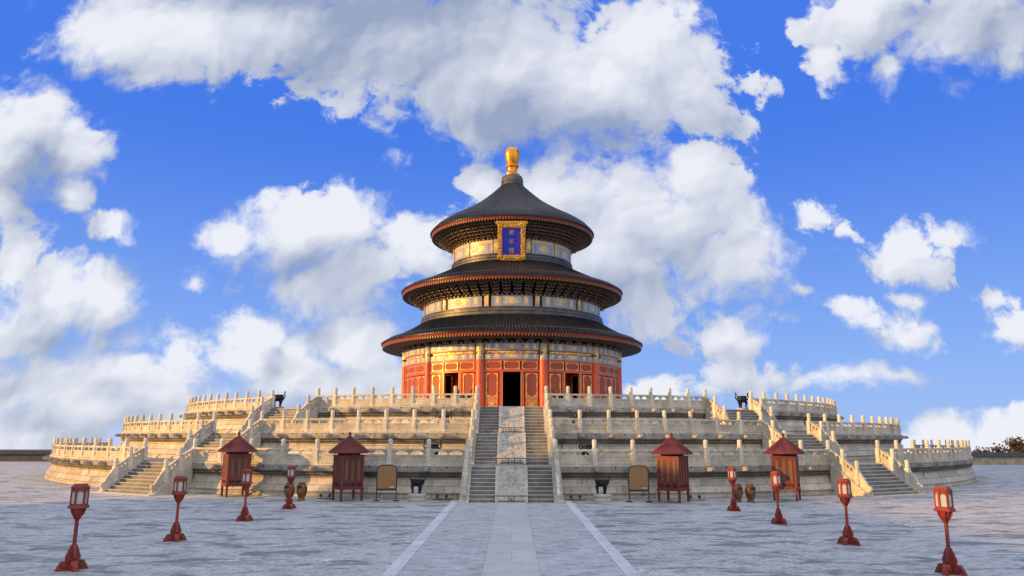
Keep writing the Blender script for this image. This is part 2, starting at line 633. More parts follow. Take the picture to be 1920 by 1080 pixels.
M_REDLAMP = plain('red_painted_wood', (.27, .032, .016), .5, var=.25, scale=5, bump=.2, bscale=30, coat=.05, wear=.6)
M_REDDARK = plain('dark_red_paint', (.19, .025, .018), .55, var=.3, scale=4, bump=.2, bscale=25, wear=.5)
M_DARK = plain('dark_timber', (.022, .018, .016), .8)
M_BRONZE = plain('black_bronze', (.020, .021, .024), .42, metallic=.5, var=.3, scale=6, bump=.25, bscale=22)
M_IRON = plain('black_iron', (.018, .018, .02), .5)
M_BIN = plain('bronze_gold_urn', (.24, .11, .04), .45, metallic=.35, var=.35, scale=5)
M_LATTICE_GOLD = plain('brown_gold_lattice', (.15, .095, .042), .6, var=.35, scale=14)


def lattice_mat():
    m, q, b = new_mat('red_brown_lattice')
    tc = q.new('ShaderNodeTexCoord')
    sx = q.new('ShaderNodeSeparateXYZ')
    q.put(sx.inputs[0], tc.outputs['Object'])
    k = 26.0
    u = q.math('MULTIPLY', q.math('ADD', sx.outputs[0], sx.outputs[2]), k)
    w = q.math('MULTIPLY', q.math('SUBTRACT', sx.outputs[0], sx.outputs[2]), k)
    a = q.math('ABSOLUTE', q.math('SINE', u))
    c = q.math('ABSOLUTE', q.math('SINE', w))
    bars = q.math('MAXIMUM', q.ramp(a, .62, .9), q.ramp(c, .62, .9))
    q.put(b.inputs['Base Color'], q.mix(bars, (.10, .022, .014), (.46, .085, .038)))
    b.inputs['Roughness'].default_value = .5
    bp = q.new('ShaderNodeBump')
    bp.inputs['Strength'].default_value = .8
    bp.inputs['Distance'].default_value = .03
    q.put(bp.inputs['Height'], bars)
    q.put(b.inputs['Normal'], bp.outputs[0])
    return m


M_LATTICE = lattice_mat()


def painted_mat(name, base, alt, gold, height, kind='beam'):
    """painted beam: pale blue ground cut in fields, gilt dragons, rosettes and scrolls"""
    m, q, b = new_mat(name)
    uv = q.new('ShaderNodeUVMap')
    sx = q.new('ShaderNodeSeparateXYZ')
    q.put(sx.inputs[0], uv.outputs[0])
    u, v = sx.outputs[0], sx.outputs[1]
    au = q.math('ABSOLUTE', u)
    vc = q.math('MULTIPLY_ADD', v, 1.0 / height, -.5)               # -.5 .. .5 across the beam
    av = q.math('ABSOLUTE', vc)
    g = q.new('ShaderNodeNewGeometry')
    P = g.outputs['Position']
    nz = q.noise(P, 5.5, 5, .7, .6)
    nf = q.noise(P, 16.0, 4, .7)
    wob = q.math('MULTIPLY_ADD', nz.outputs[0], 1.2, -.6)
    c = q.mix(q.ramp(nf.outputs[0], .46, .60, 0, .75), base, alt)
    if kind == 'beam':
        # middle field with a pair of dragons, end fields with rosettes
        big = q.noise(P, 2.6, 5, .68, 1.0)
        wob2 = q.math('MULTIPLY_ADD', big.outputs[0], 1.6, -.8)
        mid = q.math('MULTIPLY_ADD', au, -.42, .36)
        ros = q.math('MULTIPLY_ADD', q.math('ABSOLUTE', q.math('SUBTRACT', au, 1.55)), -2.4, .52)
        end = q.math('MULTIPLY_ADD', q.math('ABSOLUTE', q.math('SUBTRACT', au, 2.4)), -2.4, .45)
        dens = q.math('MAXIMUM', q.math('MAXIMUM', mid, ros), end)
        dens = q.math('ADD', dens, q.math('MULTIPLY', wob2, .55))
        dens = q.math('ADD', dens, q.math('MULTIPLY', wob, 1.1))
        hf = q.noise(P, 11.0, 5, .7)
        dens = q.math('ADD', dens, q.math('MULTIPLY_ADD', hf.outputs[0], 1.6, -.85))
        dens = q.math('SUBTRACT', dens, q.ramp(av, .22, .46, 0, .9))
        gm = q.ramp(dens, .0, .22)
        line = None
        for x in (.98, 1.12, 1.98, 2.10):
            d = q.ramp(q.math('ABSOLUTE', q.math('SUBTRACT', au, x)), .02, .045, 1, 0)
            line = d if line is None else q.math('MAXIMUM', line, d)
        c = q.mix(q.math('MULTIPLY', line, .75), c, (.06, .10, .26))
        inner = q.math('MULTIPLY', q.ramp(au, 1.0, 1.02, 1, 0), q.ramp(av, .40, .43))
        c = q.mix(q.math('MULTIPLY', inner, .5), c, (.05, .10, .36))
    else:
        gm = q.ramp(q.math('ADD', nz.outputs[0], q.math('MULTIPLY', av, -.25)), .40, .47)
    edge = q.ramp(av, .45, .475)
    c = q.mix(gm, c, gold)
    c = q.mix(q.math('MULTIPLY', edge, .8), c, tuple(x * .8 for x in gold))
    q.put(b.inputs['Base Color'], c)
    q.put(b.inputs['Metallic'], q.math('MULTIPLY', gm, .35))
    b.inputs['Roughness'].default_value = .42
    bp = q.new('ShaderNodeBump')
    bp.inputs['Strength'].default_value = .5
    bp.inputs['Distance'].default_value = .05
    q.put(bp.inputs['Height'], gm)
    q.put(b.inputs['Normal'], bp.outputs[0])
    return m


M_BEAM = painted_mat('painted_beam', (.22, .30, .44), (.46, .47, .46), (.82, .54, .19), .75)
M_BAND = painted_mat('painted_band', (.22, .30, .44), (.46, .47, .46), (.82, .54, .19), 1.25)
M_STRIP = painted_mat('painted_strip', (.40, .075, .035), (.36, .09, .05), (.82, .55, .2), .33, 'strip')
M_PILLAR = painted_mat('painted_pillar', (.26, .31, .38), (.40, .40, .38), (.80, .52, .17), 1.7, 'pillar')


def bracket_mat():
    m, q, b = new_mat('painted_bracket')
    g = q.new('ShaderNodeNewGeometry')
    v = q.voro(g.outputs['Position'], 4.0, 'F1')
    sp = q.new('ShaderNodeSeparateColor')
    q.put(sp.inputs[0], v.outputs['Color'])
    c = q.mix(q.ramp(sp.outputs[0], .35, .65), (.05, .055, .075), (.15, .085, .045))
    n = q.noise(g.outputs['Position'], 9.0, 4, .6)
    c = q.mix(q.ramp(n.outputs[0], .52, .62, 0, .8), c, (.42, .22, .08))
    q.put(b.inputs['Base Color'], c)
    b.inputs['Roughness'].default_value = .55
    return m


M_BRACKET = bracket_mat()


def glass_mat():
    m, q, b = new_mat('frosted_lamp_glass')
    g = q.new('ShaderNodeNewGeometry')
    n = q.noise(g.outputs['Position'], 6.0, 3, .5)
    q.put(b.inputs['Base Color'], q.mix(n.outputs[0], (.36, .36, .34), (.50, .50, .48)))
    b.inputs['Roughness'].default_value = .22
    b.inputs['Specular IOR Level'].default_value = .6
    return m


M_GLASS = glass_mat()


def notice_mat():
    m, q, b = new_mat('brown_notice_face')
    tc = q.new('ShaderNodeTexCoord')
    n = q.noise(tc.outputs['Object'], 4.0, 5, .6)
    q.put(b.inputs['Base Color'], q.mix(n.outputs[0], (.21, .105, .036), (.31, .16, .062)))
    b.inputs['Roughness'].default_value = .45
    return m


M_NOTICE = notice_mat()
M_NOTICE_LABEL = plain('pale_notice_label', (.62, .40, .25), .5)
M_PLAQUE_BLUE = plain('ultramarine_lacquer', (.045, .045, .62), .4, var=.1, scale=1.0)


def ground_mat():
    m, q, b = new_mat('worn_grey_brick_paving')
    g = q.new('ShaderNodeNewGeometry')
    P = g.outputs['Position']
    rot = q.new('ShaderNodeMapping')
    q.put(rot.inputs['Vector'], P)
    br = q.new('ShaderNodeTexBrick')
    q.put(br.inputs['Vector'], rot.outputs[0])
    br.inputs['Scale'].default_value = 1.0
    br.inputs['Brick Width'].default_value = .50
    br.inputs['Row Height'].default_value = .25
    br.inputs['Mortar Size'].default_value = .022
    br.inputs['Mortar Smooth'].default_value = .4
    br.inputs['Color1'].default_value = (.385, .38, .36, 1)
    br.inputs['Color2'].default_value = (.525, .52, .49, 1)
    br.inputs['Mortar'].default_value = (.27, .27, .26, 1)
    c = br.outputs['Color']
    st = q.new('ShaderNodeMapping')
    st.inputs['Rotation'].default_value = (0, 0, R(-14))
    st.inputs['Scale'].default_value = (.5, 1.15, 1)
    q.put(st.inputs['Vector'], P)
    n1 = q.noise(st.outputs[0], 1.0, 9, .70, .8)
    n2 = q.noise(P, .16, 5, .6)
    c = q.mix(q.ramp(n2.outputs[0], .35, .65, 0, .5), c, (.525, .52, .49))
    n3 = q.noise(st.outputs[0], 2.6, 8, .7)
    c = q.mix(q.ramp(n3.outputs[0], .56, .68, 0, .7), c, (.63, .62, .59))
    c = q.mix(q.ramp(n1.outputs[0], .49, .60, 0, .8), c, (.10, .10, .094))
    n4 = q.noise(P, 3.2, 6, .7)
    c = q.mix(q.ramp(n4.outputs[0], .52, .62, 0, .55), c, (.15, .15, .145))
    n5 = q.noise(st.outputs[0], 7.0, 6, .7)
    c = q.mix(q.ramp(n5.outputs[0], .52, .64, 0, .5), c, (.16, .16, .155))
    # thin leftover snow in the hollows
    v = q.noise(P, .42, 4, .55)
    w = q.noise(P, 3.4, 7, .65)
    sn = q.math('MULTIPLY', q.ramp(v.outputs[0], .60, .66), q.ramp(w.outputs[0], .52, .62))
    c = q.mix(q.math('MULTIPLY', sn, .85), c, (.72, .73, .75))
    q.put(b.inputs['Base Color'], c)
    q.put(b.inputs['Roughness'], q.ramp(n1.outputs[0], .4, .7, .78, .5))
    b.inputs['Specular IOR Level'].default_value = .35
    bp = q.new('ShaderNodeBump')
    bp.inputs['Strength'].default_value = .55
    bp.inputs['Distance'].default_value = .05
    h = q.math('MULTIPLY_ADD', br.outputs['Fac'], -.12, q.math('MULTIPLY_ADD', n3.outputs[0], .8, q.math('MULTIPLY', n1.outputs[0], 1.4)))
    q.put(bp.inputs['Height'], h)
    q.put(b.inputs['Normal'], bp.outputs[0])
    return m


M_GROUND = ground_mat()


def path_mat(name, c0, c1, bw, bh, dark):
    m, q, b = new_mat(name)
    g = q.new('ShaderNodeNewGeometry')
    P = g.outputs['Position']
    br = q.new('ShaderNodeTexBrick')
    q.put(br.inputs['Vector'], P)
    br.inputs['Scale'].default_value = 1.0
    br.inputs['Brick Width'].default_value = bw
    br.inputs['Row Height'].default_value = bh
    br.inputs['Mortar Size'].default_value = .008
    br.inputs['Mortar Smooth'].default_value = .5
    br.inputs['Color1'].default_value = (*c0, 1)
    br.inputs['Color2'].default_value = (*c1, 1)
    br.inputs['Mortar'].default_value = tuple(x * .5 for x in c0) + (1,)
    n = q.noise(P, 1.3, 7, .65)
    c = q.mix(q.ramp(n.outputs[0], .35, .7, 0, .45), br.outputs['Color'], tuple(x * .68 for x in c0))
    fw = q.noise(P, 7.0, 6, .7)
    c = q.mix(q.ramp(fw.outputs[0], .52, .66, 0, .35), c, tuple(x * .45 for x in c0))
    st = q.new('ShaderNodeMapping')
    st.inputs['Rotation'].default_value = (0, 0, R(-16))
    st.inputs['Scale'].default_value = (.9, 4.2, 1)
    q.put(st.inputs['Vector'], P)
    k = q.noise(st.outputs[0], 1.6, 6, .6)
    c = q.mix(q.math('MULTIPLY', q.ramp(k.outputs[0], .565, .615), dark), c, (.13, .13, .125))
    q.put(b.inputs['Base Color'], c)
    b.inputs['Roughness'].default_value = .68
    b.inputs['Specular IOR Level'].default_value = .35
    bp = q.new('ShaderNodeBump')
    bp.inputs['Strength'].default_value = .3
    bp.inputs['Distance'].default_value = .03
    q.put(bp.inputs['Height'], q.math('ADD', n.outputs[0], q.math('MULTIPLY', k.outputs[0], -dark)))
    q.put(b.inputs['Normal'], bp.outputs[0])
    return m


M_PATH_MID = path_mat('path_centre_slab', (.46, .46, .44), (.53, .53, .505), 3.0, 2.2, .0)
M_PATH_SIDE = path_mat('path_side_brick', (.42, .425, .415), (.53, .535, .52), .5, .25, .95)
M_PATH_EDGE = path_mat('path_edge_stone', (.54, .545, .53), (.66, .665, .645), 3.0, 1.3, .25)
M_LAND = plain('distant_land', (.10, .11, .07), .9, var=.3, scale=.02)
M_PLASTER = plain('sandy_plaster_wall', (.52, .41, .30), .85, var=.3, scale=1.5, bump=.3, bscale=6)
M_SHADEWALL = plain('shade_dark_grey_wall', (.085, .085, .085), .85, var=.3, scale=1.5, bump=.3, bscale=6)  # shade on the left wall is put into this dark colour
M_WALLTILE = plain('grey_wall_coping_tile', (.062, .068, .072), .6, var=.3, scale=2)
M_LEAF = plain('olive_winter_foliage', (.085, .062, .026), .85, var=.4, scale=2)
M_TRUNK = plain('brown_bark', (.07, .05, .035), .9)

# ------------------------------------------------------------------ ground, path, far land
PLAZA = 150.0


def build_ground():
    m = MB()
    ring = [0, 30, 60, 100, PLAZA, 160, 190, 300, 700, 1700]
    zz = [0, 0, 0, 0, 0, -6, -9, -18, -36, -70]
    n = 96
    vs_ = [(0, 0, 0)]
    for r, z in zip(ring[1:], zz[1:]):
        for i in range(n):
            a = 2 * math.pi * i / n
            vs_.append((r * math.sin(a), -r * math.cos(a), z))
    fs = [(0, 1 + i, 1 + (i + 1) % n) for i in range(n)]
    mi = [0] * n
    for k in range(len(ring) - 2):
        for i in range(n):
            a, b = 1 + k * n + i, 1 + k * n + (i + 1) % n
            fs.append((a, a + n, b + n, b))
            mi.append(0 if k < 3 else 1)
    m.add(vs_, fs)
    m.mi = mi
    o = link('ground', m.mesh('ground', [M_GROUND, M_LAND], 0))
    setting(o)


build_ground()


def build_path():
    y0, y1 = -120.0, -48.35
    for (name, a, b, z, mt) in (('path', -.74, .74, .016, M_PATH_MID), ('path', -2.86, -.745, .008, M_PATH_SIDE), ('path', .745, 2.86, .008, M_PATH_SIDE),
                                ('path', -3.24, -2.865, .022, M_PATH_EDGE), ('path', 2.865, 3.24, .022, M_PATH_EDGE)):
        m = MB()
        m.box(a, b, y0, y1, -.2, z)
        setting(link(name, m.mesh(name, mt, 0)))
    m = MB()
    m.box(-3.24, 3.24, y1 + .003, -47.3, -.2, .03)
    setting(link('path', m.mesh('path', M_PATH_EDGE, 0)))


build_path()

# ------------------------------------------------------------------ terrace
RP = (45.98, 40.61, 35.17)            # post circles of the three tiers
FL = (0.0, 1.80, 3.69, 5.58)          # floor heights
SIDE = 28.8                           # angle of the flanking stairs
WC, WS = 2.5, 2.42                    # half width between stair posts
STAIRS = [(0.0, WC), (-SIDE, WS), (SIDE, WS), (-90.0, WS), (90.0, WS)]
RUN0, TREAD, NST = .28, .28, 9


def gap(i, w):
    return math.degrees(math.asin(w / RP[i]))


def ring_segments(i):
    """angle ranges of the balustrade of tier i between the stairs"""
    gc, gs = gap(i, WC), gap(i, WS)
    n_out = (20, 20, 20)[i]
    out = []
    for s in (-1, 1):
        out.append((s, 'inner', [s * (gc + (SIDE - gs - gc) * k / 8) for k in range(9)]))
        a0, a1 = SIDE + gs, 90 - gs
        out.append((s, 'outer', [s * (a0 + (a1 - a0) * k / n_out) for k in range(n_out + 1)]))
    return out


def post_mesh():
    m = MB()
    m.box(-.135, .135, -.135, .135, 0, .90)
    prof = [(.0, .90), (.10, .90), (.10, .93), (.135, .95), (.135, .98), (.122, 1.0), (.128, 1.12), (.132, 1.30), (.126, 1.36), (.10, 1.40), (.05, 1.42), (0.001, 1.42)]
    m.lathe(prof, 14)
    for s in (-1, 1):                  # raised field on the faces
        m.box(-.085, .085, s * .147 - .008, s * .147 + .008, .2, .78)
        m.box(s * .147 - .008, s * .147 + .008, -.085, .085, .2, .78)
    return m.mesh('post', M_POST)


ME_POST = post_mesh()


def panel_mesh(L, shear=0.0):
    """balustrade panel: solid slab, openings with cloud-shaped tops, handrail; runs along x"""
    m = MB()
    h = L / 2
    bx = lambda *a: m.box(*a, shear=shear)
    bx(-h, h, -.12, .12, .02, .10)                       # foot
    bx(-h, h, -.075, .075, .10, .50)                     # slab
    for s0 in (-1, 1):                                   # raised border round a sunk field, both faces
        y0, y1 = sorted((s0 * .105, s0 * .075))
        bx(-h, h, y0, y1, .10, .17)
        bx(-h, h, y0, y1, .43, .50)
        bx(-h, -h + .09, y0, y1, .17, .43)
        bx(h - .09, h, y0, y1, .17, .43)
        y0, y1 = sorted((s0 * .088, s0 * .075))
        bx(-h + .20, h - .20, y0, y1, .24, .36)
    bx(-h, h, -.115, .115, .50, .53)
    bx(-h, h, -.105, .105, .74, .86)                     # handrail
    n = 2
    we = .17                                             # end blocks and the middle vase
    bx(-h, -h + we, -.06, .06, .53, .74)
    bx(h - we, h, -.06, .06, .53, .74)
    for (a, b, z0, z1) in ((-.055, .055, .53, .60), (-.035, .035, .60, .66), (-.075, .075, .66, .74)):
        bx(a, b, -.06, .06, z0, z1)
    op0, op1 = -h + we, -.055
    for (o0, o1) in ((op0, op1), (-op1, -op0)):          # stepped corners of each opening
        w = o1 - o0
        for (a, z0) in ((.20, .69), (.11, .645)):
            bx(o0, o0 + w * a, -.055, .055, z0, .74)
            bx(o1 - w * a, o1, -.055, .055, z0, .74)
    return m.mesh('rail_panel', M_RAIL, 0)


def drum_mesh(L, m_slope):
    """curled end stone of a stair balustrade, falls along +x"""
    m = MB()
    pts = [(0, 0), (0, .84)]
    top = [(.10, .82), (.22, .74), (.26, .66), (.36, .66), (.46, .60), (.50, .52), (.60, .50), (.68, .44), (.72, .36), (.82, .34), (.90, .28), (.95, .19), (1.0, .15), (1.02, .06), (1.0, 0)]
    for (x, z) in top:
        pts.append((x * L, z - m_slope * x * L * .72))
    pts.append((L, -m_slope * L))
    m.prism(pts, -.085, .085)
    m.lathe([(.001, -.1), (.15, -.1), (.17, -.06), (.17, .06), (.15, .1), (.001, .1)], 16, T(L * .90, 0, .20 - m_slope * L * .72) @ RX(90))
    return m.mesh('drum_stone', M_RAIL, 30)


TIER_PROF = [  # offset from post circle, height above the tier's foot (foot of lowest tier at ground)
    (.46, 0.0), (.46, .12), (.40, .15), (.40, .165), (.34, .18), (.34, .26), (.40, .28), (.40, .32), (.36, .37), (.30, .48), (.20, .66), (.10, .80), (.05, .90), (.03, 1.13)]
TIER_MOULD = [(.03, 1.13), (.10, 1.15), (.10, 1.19), (.06, 1.21), (.06, 1.25), (.17, 1.27), (.17, 1.33), (.12, 1.35), (.12, 1.38), (.25, 1.42), (.25, 1.47)]
TIER_FRIEZE = [(.25, 1.47), (.27, 1.475), (.27, 1.77), (.25, 1.78), (.25, 1.80)]


def build_terrace():
    root = thing('marble_terrace', 'three-tiered round white marble terrace carrying the round hall', 'terrace', T())
    sp = MB()                                              # dragon head spout, points to -y
    sp.box(-.12, .12, -.20, .25, -.10, .12)
    sp.add([(-.12, -.20, -.10), (.12, -.20, -.10), (.12, -.20, .12), (-.12, -.20, .12), (-.15, -.30, -.09), (.15, -.30, -.09), (.15, -.30, .13), (-.15, -.30, .13),
            (-.09, -.50, -.06), (.09, -.50, -.06), (.08, -.50, .06), (-.08, -.50, .06)],
           [(0, 1, 5, 4), (1, 2, 6, 5), (2, 3, 7, 6), (3, 0, 4, 7), (4, 5, 9, 8), (5, 6, 10, 9), (6, 7, 11, 10), (7, 4, 8, 11), (8, 9, 10, 11)])
    sp.box(-.11, -.05, -.36, -.22, .10, .16)
    sp.box(.05, .11, -.36, -.22, .10, .16)
    ME_SPOUT = sp.mesh('water_spout', M_FRIEZE, 0)
    for i in range(3):
        f0, f1 = FL[i], FL[i + 1]
        k = (f1 - f0) / 1.80
        rp = RP[i]
        P = lambda pr: [(rp + a, f0 + b * k) for a, b in pr]
        m = MB()
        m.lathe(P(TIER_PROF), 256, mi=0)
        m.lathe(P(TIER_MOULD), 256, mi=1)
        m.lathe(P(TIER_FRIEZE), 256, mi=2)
        inner = RP[i + 1] if i < 2 else 14.0
        m.lathe([(rp + .25, f1), (inner - .2, f1)], 256, mi=3)
        # drain holes between the posts
        tier = link('terrace_tier', m.mesh('terrace_tier', [M_WALL, M_MOULD_SHADE, M_FRIEZE, M_FLOOR], 28), root)
        for (s, kind, angs) in ring_segments(i):
            for a in angs:
                if abs(a) < 88:
                    link('water_spout', ME_SPOUT, tier, polar(rp + .27, a, f1 - .20))
            hole = MB()
            for a, b in zip(angs[:-1], angs[1:]):
                hole.lathe([(.001, -.02), (.045, -.02), (.05, .005), (.001, .012)], 8, polar(rp + .272, (a + b) / 2, f1 - .07) @ RX(90))
            link('drain_holes', hole.mesh('drain_holes', M_DARK, 0), tier)['kind'] = 'stuff'
        slab = MB()                                        # kerb stone under the balustrade
        for (s, kind, angs) in ring_segments(i):
            lo, hi = min(angs), max(angs)
            slab.arc(rp - .22, rp + .23, lo, hi, f1 + .001, f1 + .09, 48)
        link('kerb_stone', slab.mesh('kerb_stone', M_RAIL, 30), tier)


build_terrace()

TIERNAME = ('lowest', 'middle', 'top')


def build_balustrades():
    for i in range(3):
        rp, f = RP[i], FL[i + 1] + .09
        pm = {}
        for (s, kind, angs) in ring_segments(i):
            side = 'left' if s < 0 else 'right'
            if kind == 'inner':
                lab = 'white marble balustrade of the %s tier between central staircase and %s flanking staircase' % (TIERNAME[i], side)
            elif s < 0:
                lab = 'sunlit golden marble balustrade curving round the left end of the %s tier' % TIERNAME[i]
            else:
                lab = 'shaded grey marble balustrade curving round the right end of the %s tier' % TIERNAME[i]
            mid = (angs[0] + angs[-1]) / 2
            RM = polar(rp, mid, f)
            root = thing('stone_balustrade', lab, 'balustrade', RM, 'balustrades round the terrace tiers')
            inv = RM.inverted()
            for a in angs:
                link('post', ME_POST, root, inv @ polar(rp, a, f))
            for a, b in zip(angs[:-1], angs[1:]):
                chord = 2 * rp * math.sin(R(abs(b - a)) / 2)
                key = round(chord, 3)
                if key not in pm:
                    pm[key] = panel_mesh(chord - .27)
                link('rail_panel', pm[key], root, inv @ polar(rp * math.cos(R((b - a) / 2)), (a + b) / 2, f))


build_balustrades()


# ------------------------------------------------------------------ staircases
def stair_flight_mesh(i, x0, x1):
    """steps of tier i between x0 and x1; local -y outward, origin at terrace centre"""
    m = MB()
    rise = (FL[i + 1] - FL[i]) / NST
    r_top = RP[i] + RUN0
    for k in range(NST):
        z1 = FL[i + 1] - rise * k - .006
        ra = r_top + TREAD * (k - 1)
        rb = r_top + TREAD * k
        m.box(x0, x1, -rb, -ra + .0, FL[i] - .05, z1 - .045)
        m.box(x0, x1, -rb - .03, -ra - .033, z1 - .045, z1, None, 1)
    return m.mesh('stair_flight', [M_RISER_SHADE, M_TREAD_LIT], 0)


def build_stair(phi, w, label, where):
    root = thing('stone_staircase', label, 'staircase', polar(RP[0] + 1.5, phi, 0), 'staircases up the terrace')
    inv = root.matrix_world.inverted()
    B = RZ(phi)
    central = abs(phi) < 1
    for i in range(3):
        slope = (FL[i + 1] - FL[i]) / (NST * TREAD)
        rt = RP[i] + RUN0
        rb = rt + TREAD * (NST - 1)
        xin = w - .24
        if central:
            for s in (-1, 1):
                a, b = sorted((s * .90, s * xin))
                link('stair_flight', stair_flight_mesh(i, a, b), root, inv @ B)
            # carved slope of clouds and dragons between the flights
            L = rb - rt + .15
            n1, n2 = 40, 56
            rng = np.random.RandomState(3 + i)
            vs_, fs = [], []
            for a in range(n1 + 1):
                for b in range(n2 + 1):
                    x = -.72 + 1.44 * a / n1
                    t = b / n2
                    e = min(1, 8 * min(a / n1, 1 - a / n1, t, 1 - t))
                    hh = .014 * e * (math.sin(9 * x + 5 * math.sin(7 * t + i)) * math.cos(11 * t * L / 2 + 4 * math.sin(6 * x)) + .5 * rng.rand())
                    vs_.append((x, -(rt - .02) - L * t, FL[i + 1] + .02 - slope * L * t + hh))
            for a in range(n1):
                for b in range(n2):
                    q0 = a * (n2 + 1) + b
                    fs.append((q0, q0 + 1, q0 + n2 + 2, q0 + n2 + 1))
            m = MB()
            m.add(vs_, fs)
            link('carved_slab', m.mesh('carved_slab', M_CARVED, 0), root, inv @ B)
            m = MB()                                       # frame and body of the slope
            for s in (-1, 1):
                a, b = sorted((s * .72, s * .895))
                m.box(a, b, 0, 0.001, 0, 0)
                m.v = m.v[:-8]
                m.f, m.uv, m.mi = m.f[:-6], m.uv[:-6], m.mi[:-6]
                pts = [(rt - .35, FL[i + 1] + .03), (rt, FL[i + 1] + .03), (rb + .22, FL[i] + .05), (rb + .22, FL[i] - .05), (rt - .35, FL[i] - .05)]
                # outline in radius,height -> prism along y then turned so that x runs outward
                m.prism(pts, a, b, RZ(-90))
            m.prism([(rt - .3, FL[i + 1] - .03), (rt, FL[i + 1] - .03), (rb + .2, FL[i] - .03), (rb + .2, FL[i] - .05), (rt - .3, FL[i] - .05)], -.715, .715, RZ(-90))
            # flat stone at the head of the slope
            m.box(-.715, .715, -rt + .02, -rt + .9, FL[i + 1] - .1, FL[i + 1] + .02)
            link('slope_frame', m.mesh('slope_frame', M_CHEEK, 0), root, inv @ B)
        else:
            link('stair_flight', stair_flight_mesh(i, -xin, xin), root, inv @ B)
        for s in (-1, 1):                                  # sloping cheek stone and the wall under it
            a, b = sorted((s * (w - .24), s * (w + .24)))
            m = MB()
            e = rb + .30
            top = lambda r: FL[i + 1] + .05 - slope * max(0, r - rt)
            m.prism([(rt - .15, FL[i + 1] + .05), (rt, FL[i + 1] + .05), (e, top(e)), (e, FL[i] - .05), (rt - .15, FL[i] - .05)], a, b, RZ(-90))
            o_, p_ = sorted((s * (w + .24), s * (w + .262)))   # raised edge of the cheek stone
            m.prism([(rt, FL[i + 1] + .045), (e - .02, top(e - .02) - .005), (e - .02, top(e) - .2), (rt, FL[i + 1] - .17)], o_, p_, RZ(-90))
            link('cheek_wall', m.mesh('cheek_wall', M_CHEEK, 0), root, inv @ B)
    # platform stone at the bottom
    m = MB()
    rb = RP[0] + RUN0 + TREAD * (NST - 1)
    if not central:
        m.box(-w - .55, w + .55, -rb - .75, -rb + .5, -.1, .05)
        link('foot_slab', m.mesh('foot_slab', M_CHEEK, 0), root, inv @ B)
    # balustrades on both sides, one per flight
    s1, s2 = .95, 1.90
    for i in range(3):
        slope = (FL[i + 1] - FL[i]) / (NST * TREAD)
        rt = RP[i] + RUN0
        zc = lambda r: FL[i + 1] + .05 - slope * max(0.0, r - rt)
        pan = panel_mesh(s2 - s1 - .27, -slope)
        dl = rt + TREAD * (NST - 1) + .22 - (RP[i] + s2) - .13
        dm = drum_mesh(dl, slope)
        for s in (-1, 1):
            sd = 'left' if s < 0 else 'right'
            z0 = zc(RP[i] + 1.0)
            RM = B @ T(s * w, -(RP[i] + 1.0), z0)
            bl = thing('stair_balustrade', '%s sloping marble balustrade on the %s flight of the %s' % (sd, ('bottom', 'middle', 'top')[i], where), 'balustrade', RM, 'balustrades down the staircases')
            iv = RM.inverted()
            r1, r2 = RP[i] + s1, RP[i] + s2
            for r in (r1, r2):
                link('post', ME_POST, bl, iv @ B @ T(s * w, -r, zc(r) - .03))
            for (ra, rb2) in ((RP[i], r1), (r1, r2)):
                rm = (ra + rb2) / 2
                zt = FL[i + 1] + .05 - slope * (rm - rt)
                if ra == RP[i]:
                    zt = (FL[i + 1] + .09 + zc(r1)) / 2
                    sl = (FL[i + 1] + .09 - zc(r1)) / (r1 - RP[i])
                    me = panel_mesh(r1 - RP[i] - .27, -sl)
                else:
                    me = pan
                link('rail_panel', me, bl, iv @ B @ T(s * w, -rm, zt) @ RZ(-90))
            link('drum_stone', dm, bl, iv @ B @ T(s * w, -r2 - .13, zc(r2 + .13)) @ RZ(-90))


build_stair(0, WC, 'central grey stone staircase of two flights beside a carved marble slope', 'central staircase')
build_stair(-SIDE, WS, 'left flanking stone staircase with shaded bluish white balustrades, behind the leftmost cabinet', 'left flanking staircase')
build_stair(SIDE, WS, 'right flanking stone staircase with sunlit cream balustrades, behind the rightmost cabinet', 'right flanking staircase')
build_stair(-90, WS, 'stone staircase at the far left edge of the terrace, mostly hidden', 'far left staircase')
build_stair(90, WS, 'stone staircase at the far right edge of the terrace, mostly hidden', 'far right staircase')


# black barriers at the foot of each carved slope
def build_barriers():
    for i in range(3):
        rb = RP[i] + RUN0 + TREAD * (NST - 1) + .34
        root = thing('metal_barrier', 'low black metal barrier across the carved slope at the foot of the %s flight' % ('bottom', 'middle', 'top')[i], 'barrier', T(0, -rb, FL[i] + .03), 'barriers on the central staircase')
        m = MB()
        m.tube([(-.93, 0, .34), (.93, 0, .34)], .022, 8)
        for x in (-.90, .90):
            m.tube([(x, 0, -.03), (x, 0, .34)], .018, 8)
        link('rail', m.mesh('rail', M_IRON), root)
        m = MB()
        xs = ((-.16, .16),) if i == 0 else ((-.56, -.20), (-.17, .17), (.20, .56))
        for a, b in xs:
            for x in (a, b):
                m.box(x - .012, x + .012, -.012, .012, -.03, .33)
            c = (a + b) / 2
            for (x0, z0, x1, z1) in ((a, .12, c - .03, .12), (c + .03, .12, b, .12), (a, .22, c - .03, .22), (c + .03, .22, b, .22), (c - .03, .05, c - .03, .25), (c + .03, .05, c + .03, .25), (c - .03, .17, c + .03, .17)):
                m.box(min(x0, x1) - .009, max(x0, x1) + .009, -.009, .009, min(z0, z1) - .009, max(z0, z1) + .009)
        link('grille', m.mesh('grille', M_IRON, 0), root)


build_barriers()


# ------------------------------------------------------------------ the round hall
HALL_F = 6.0


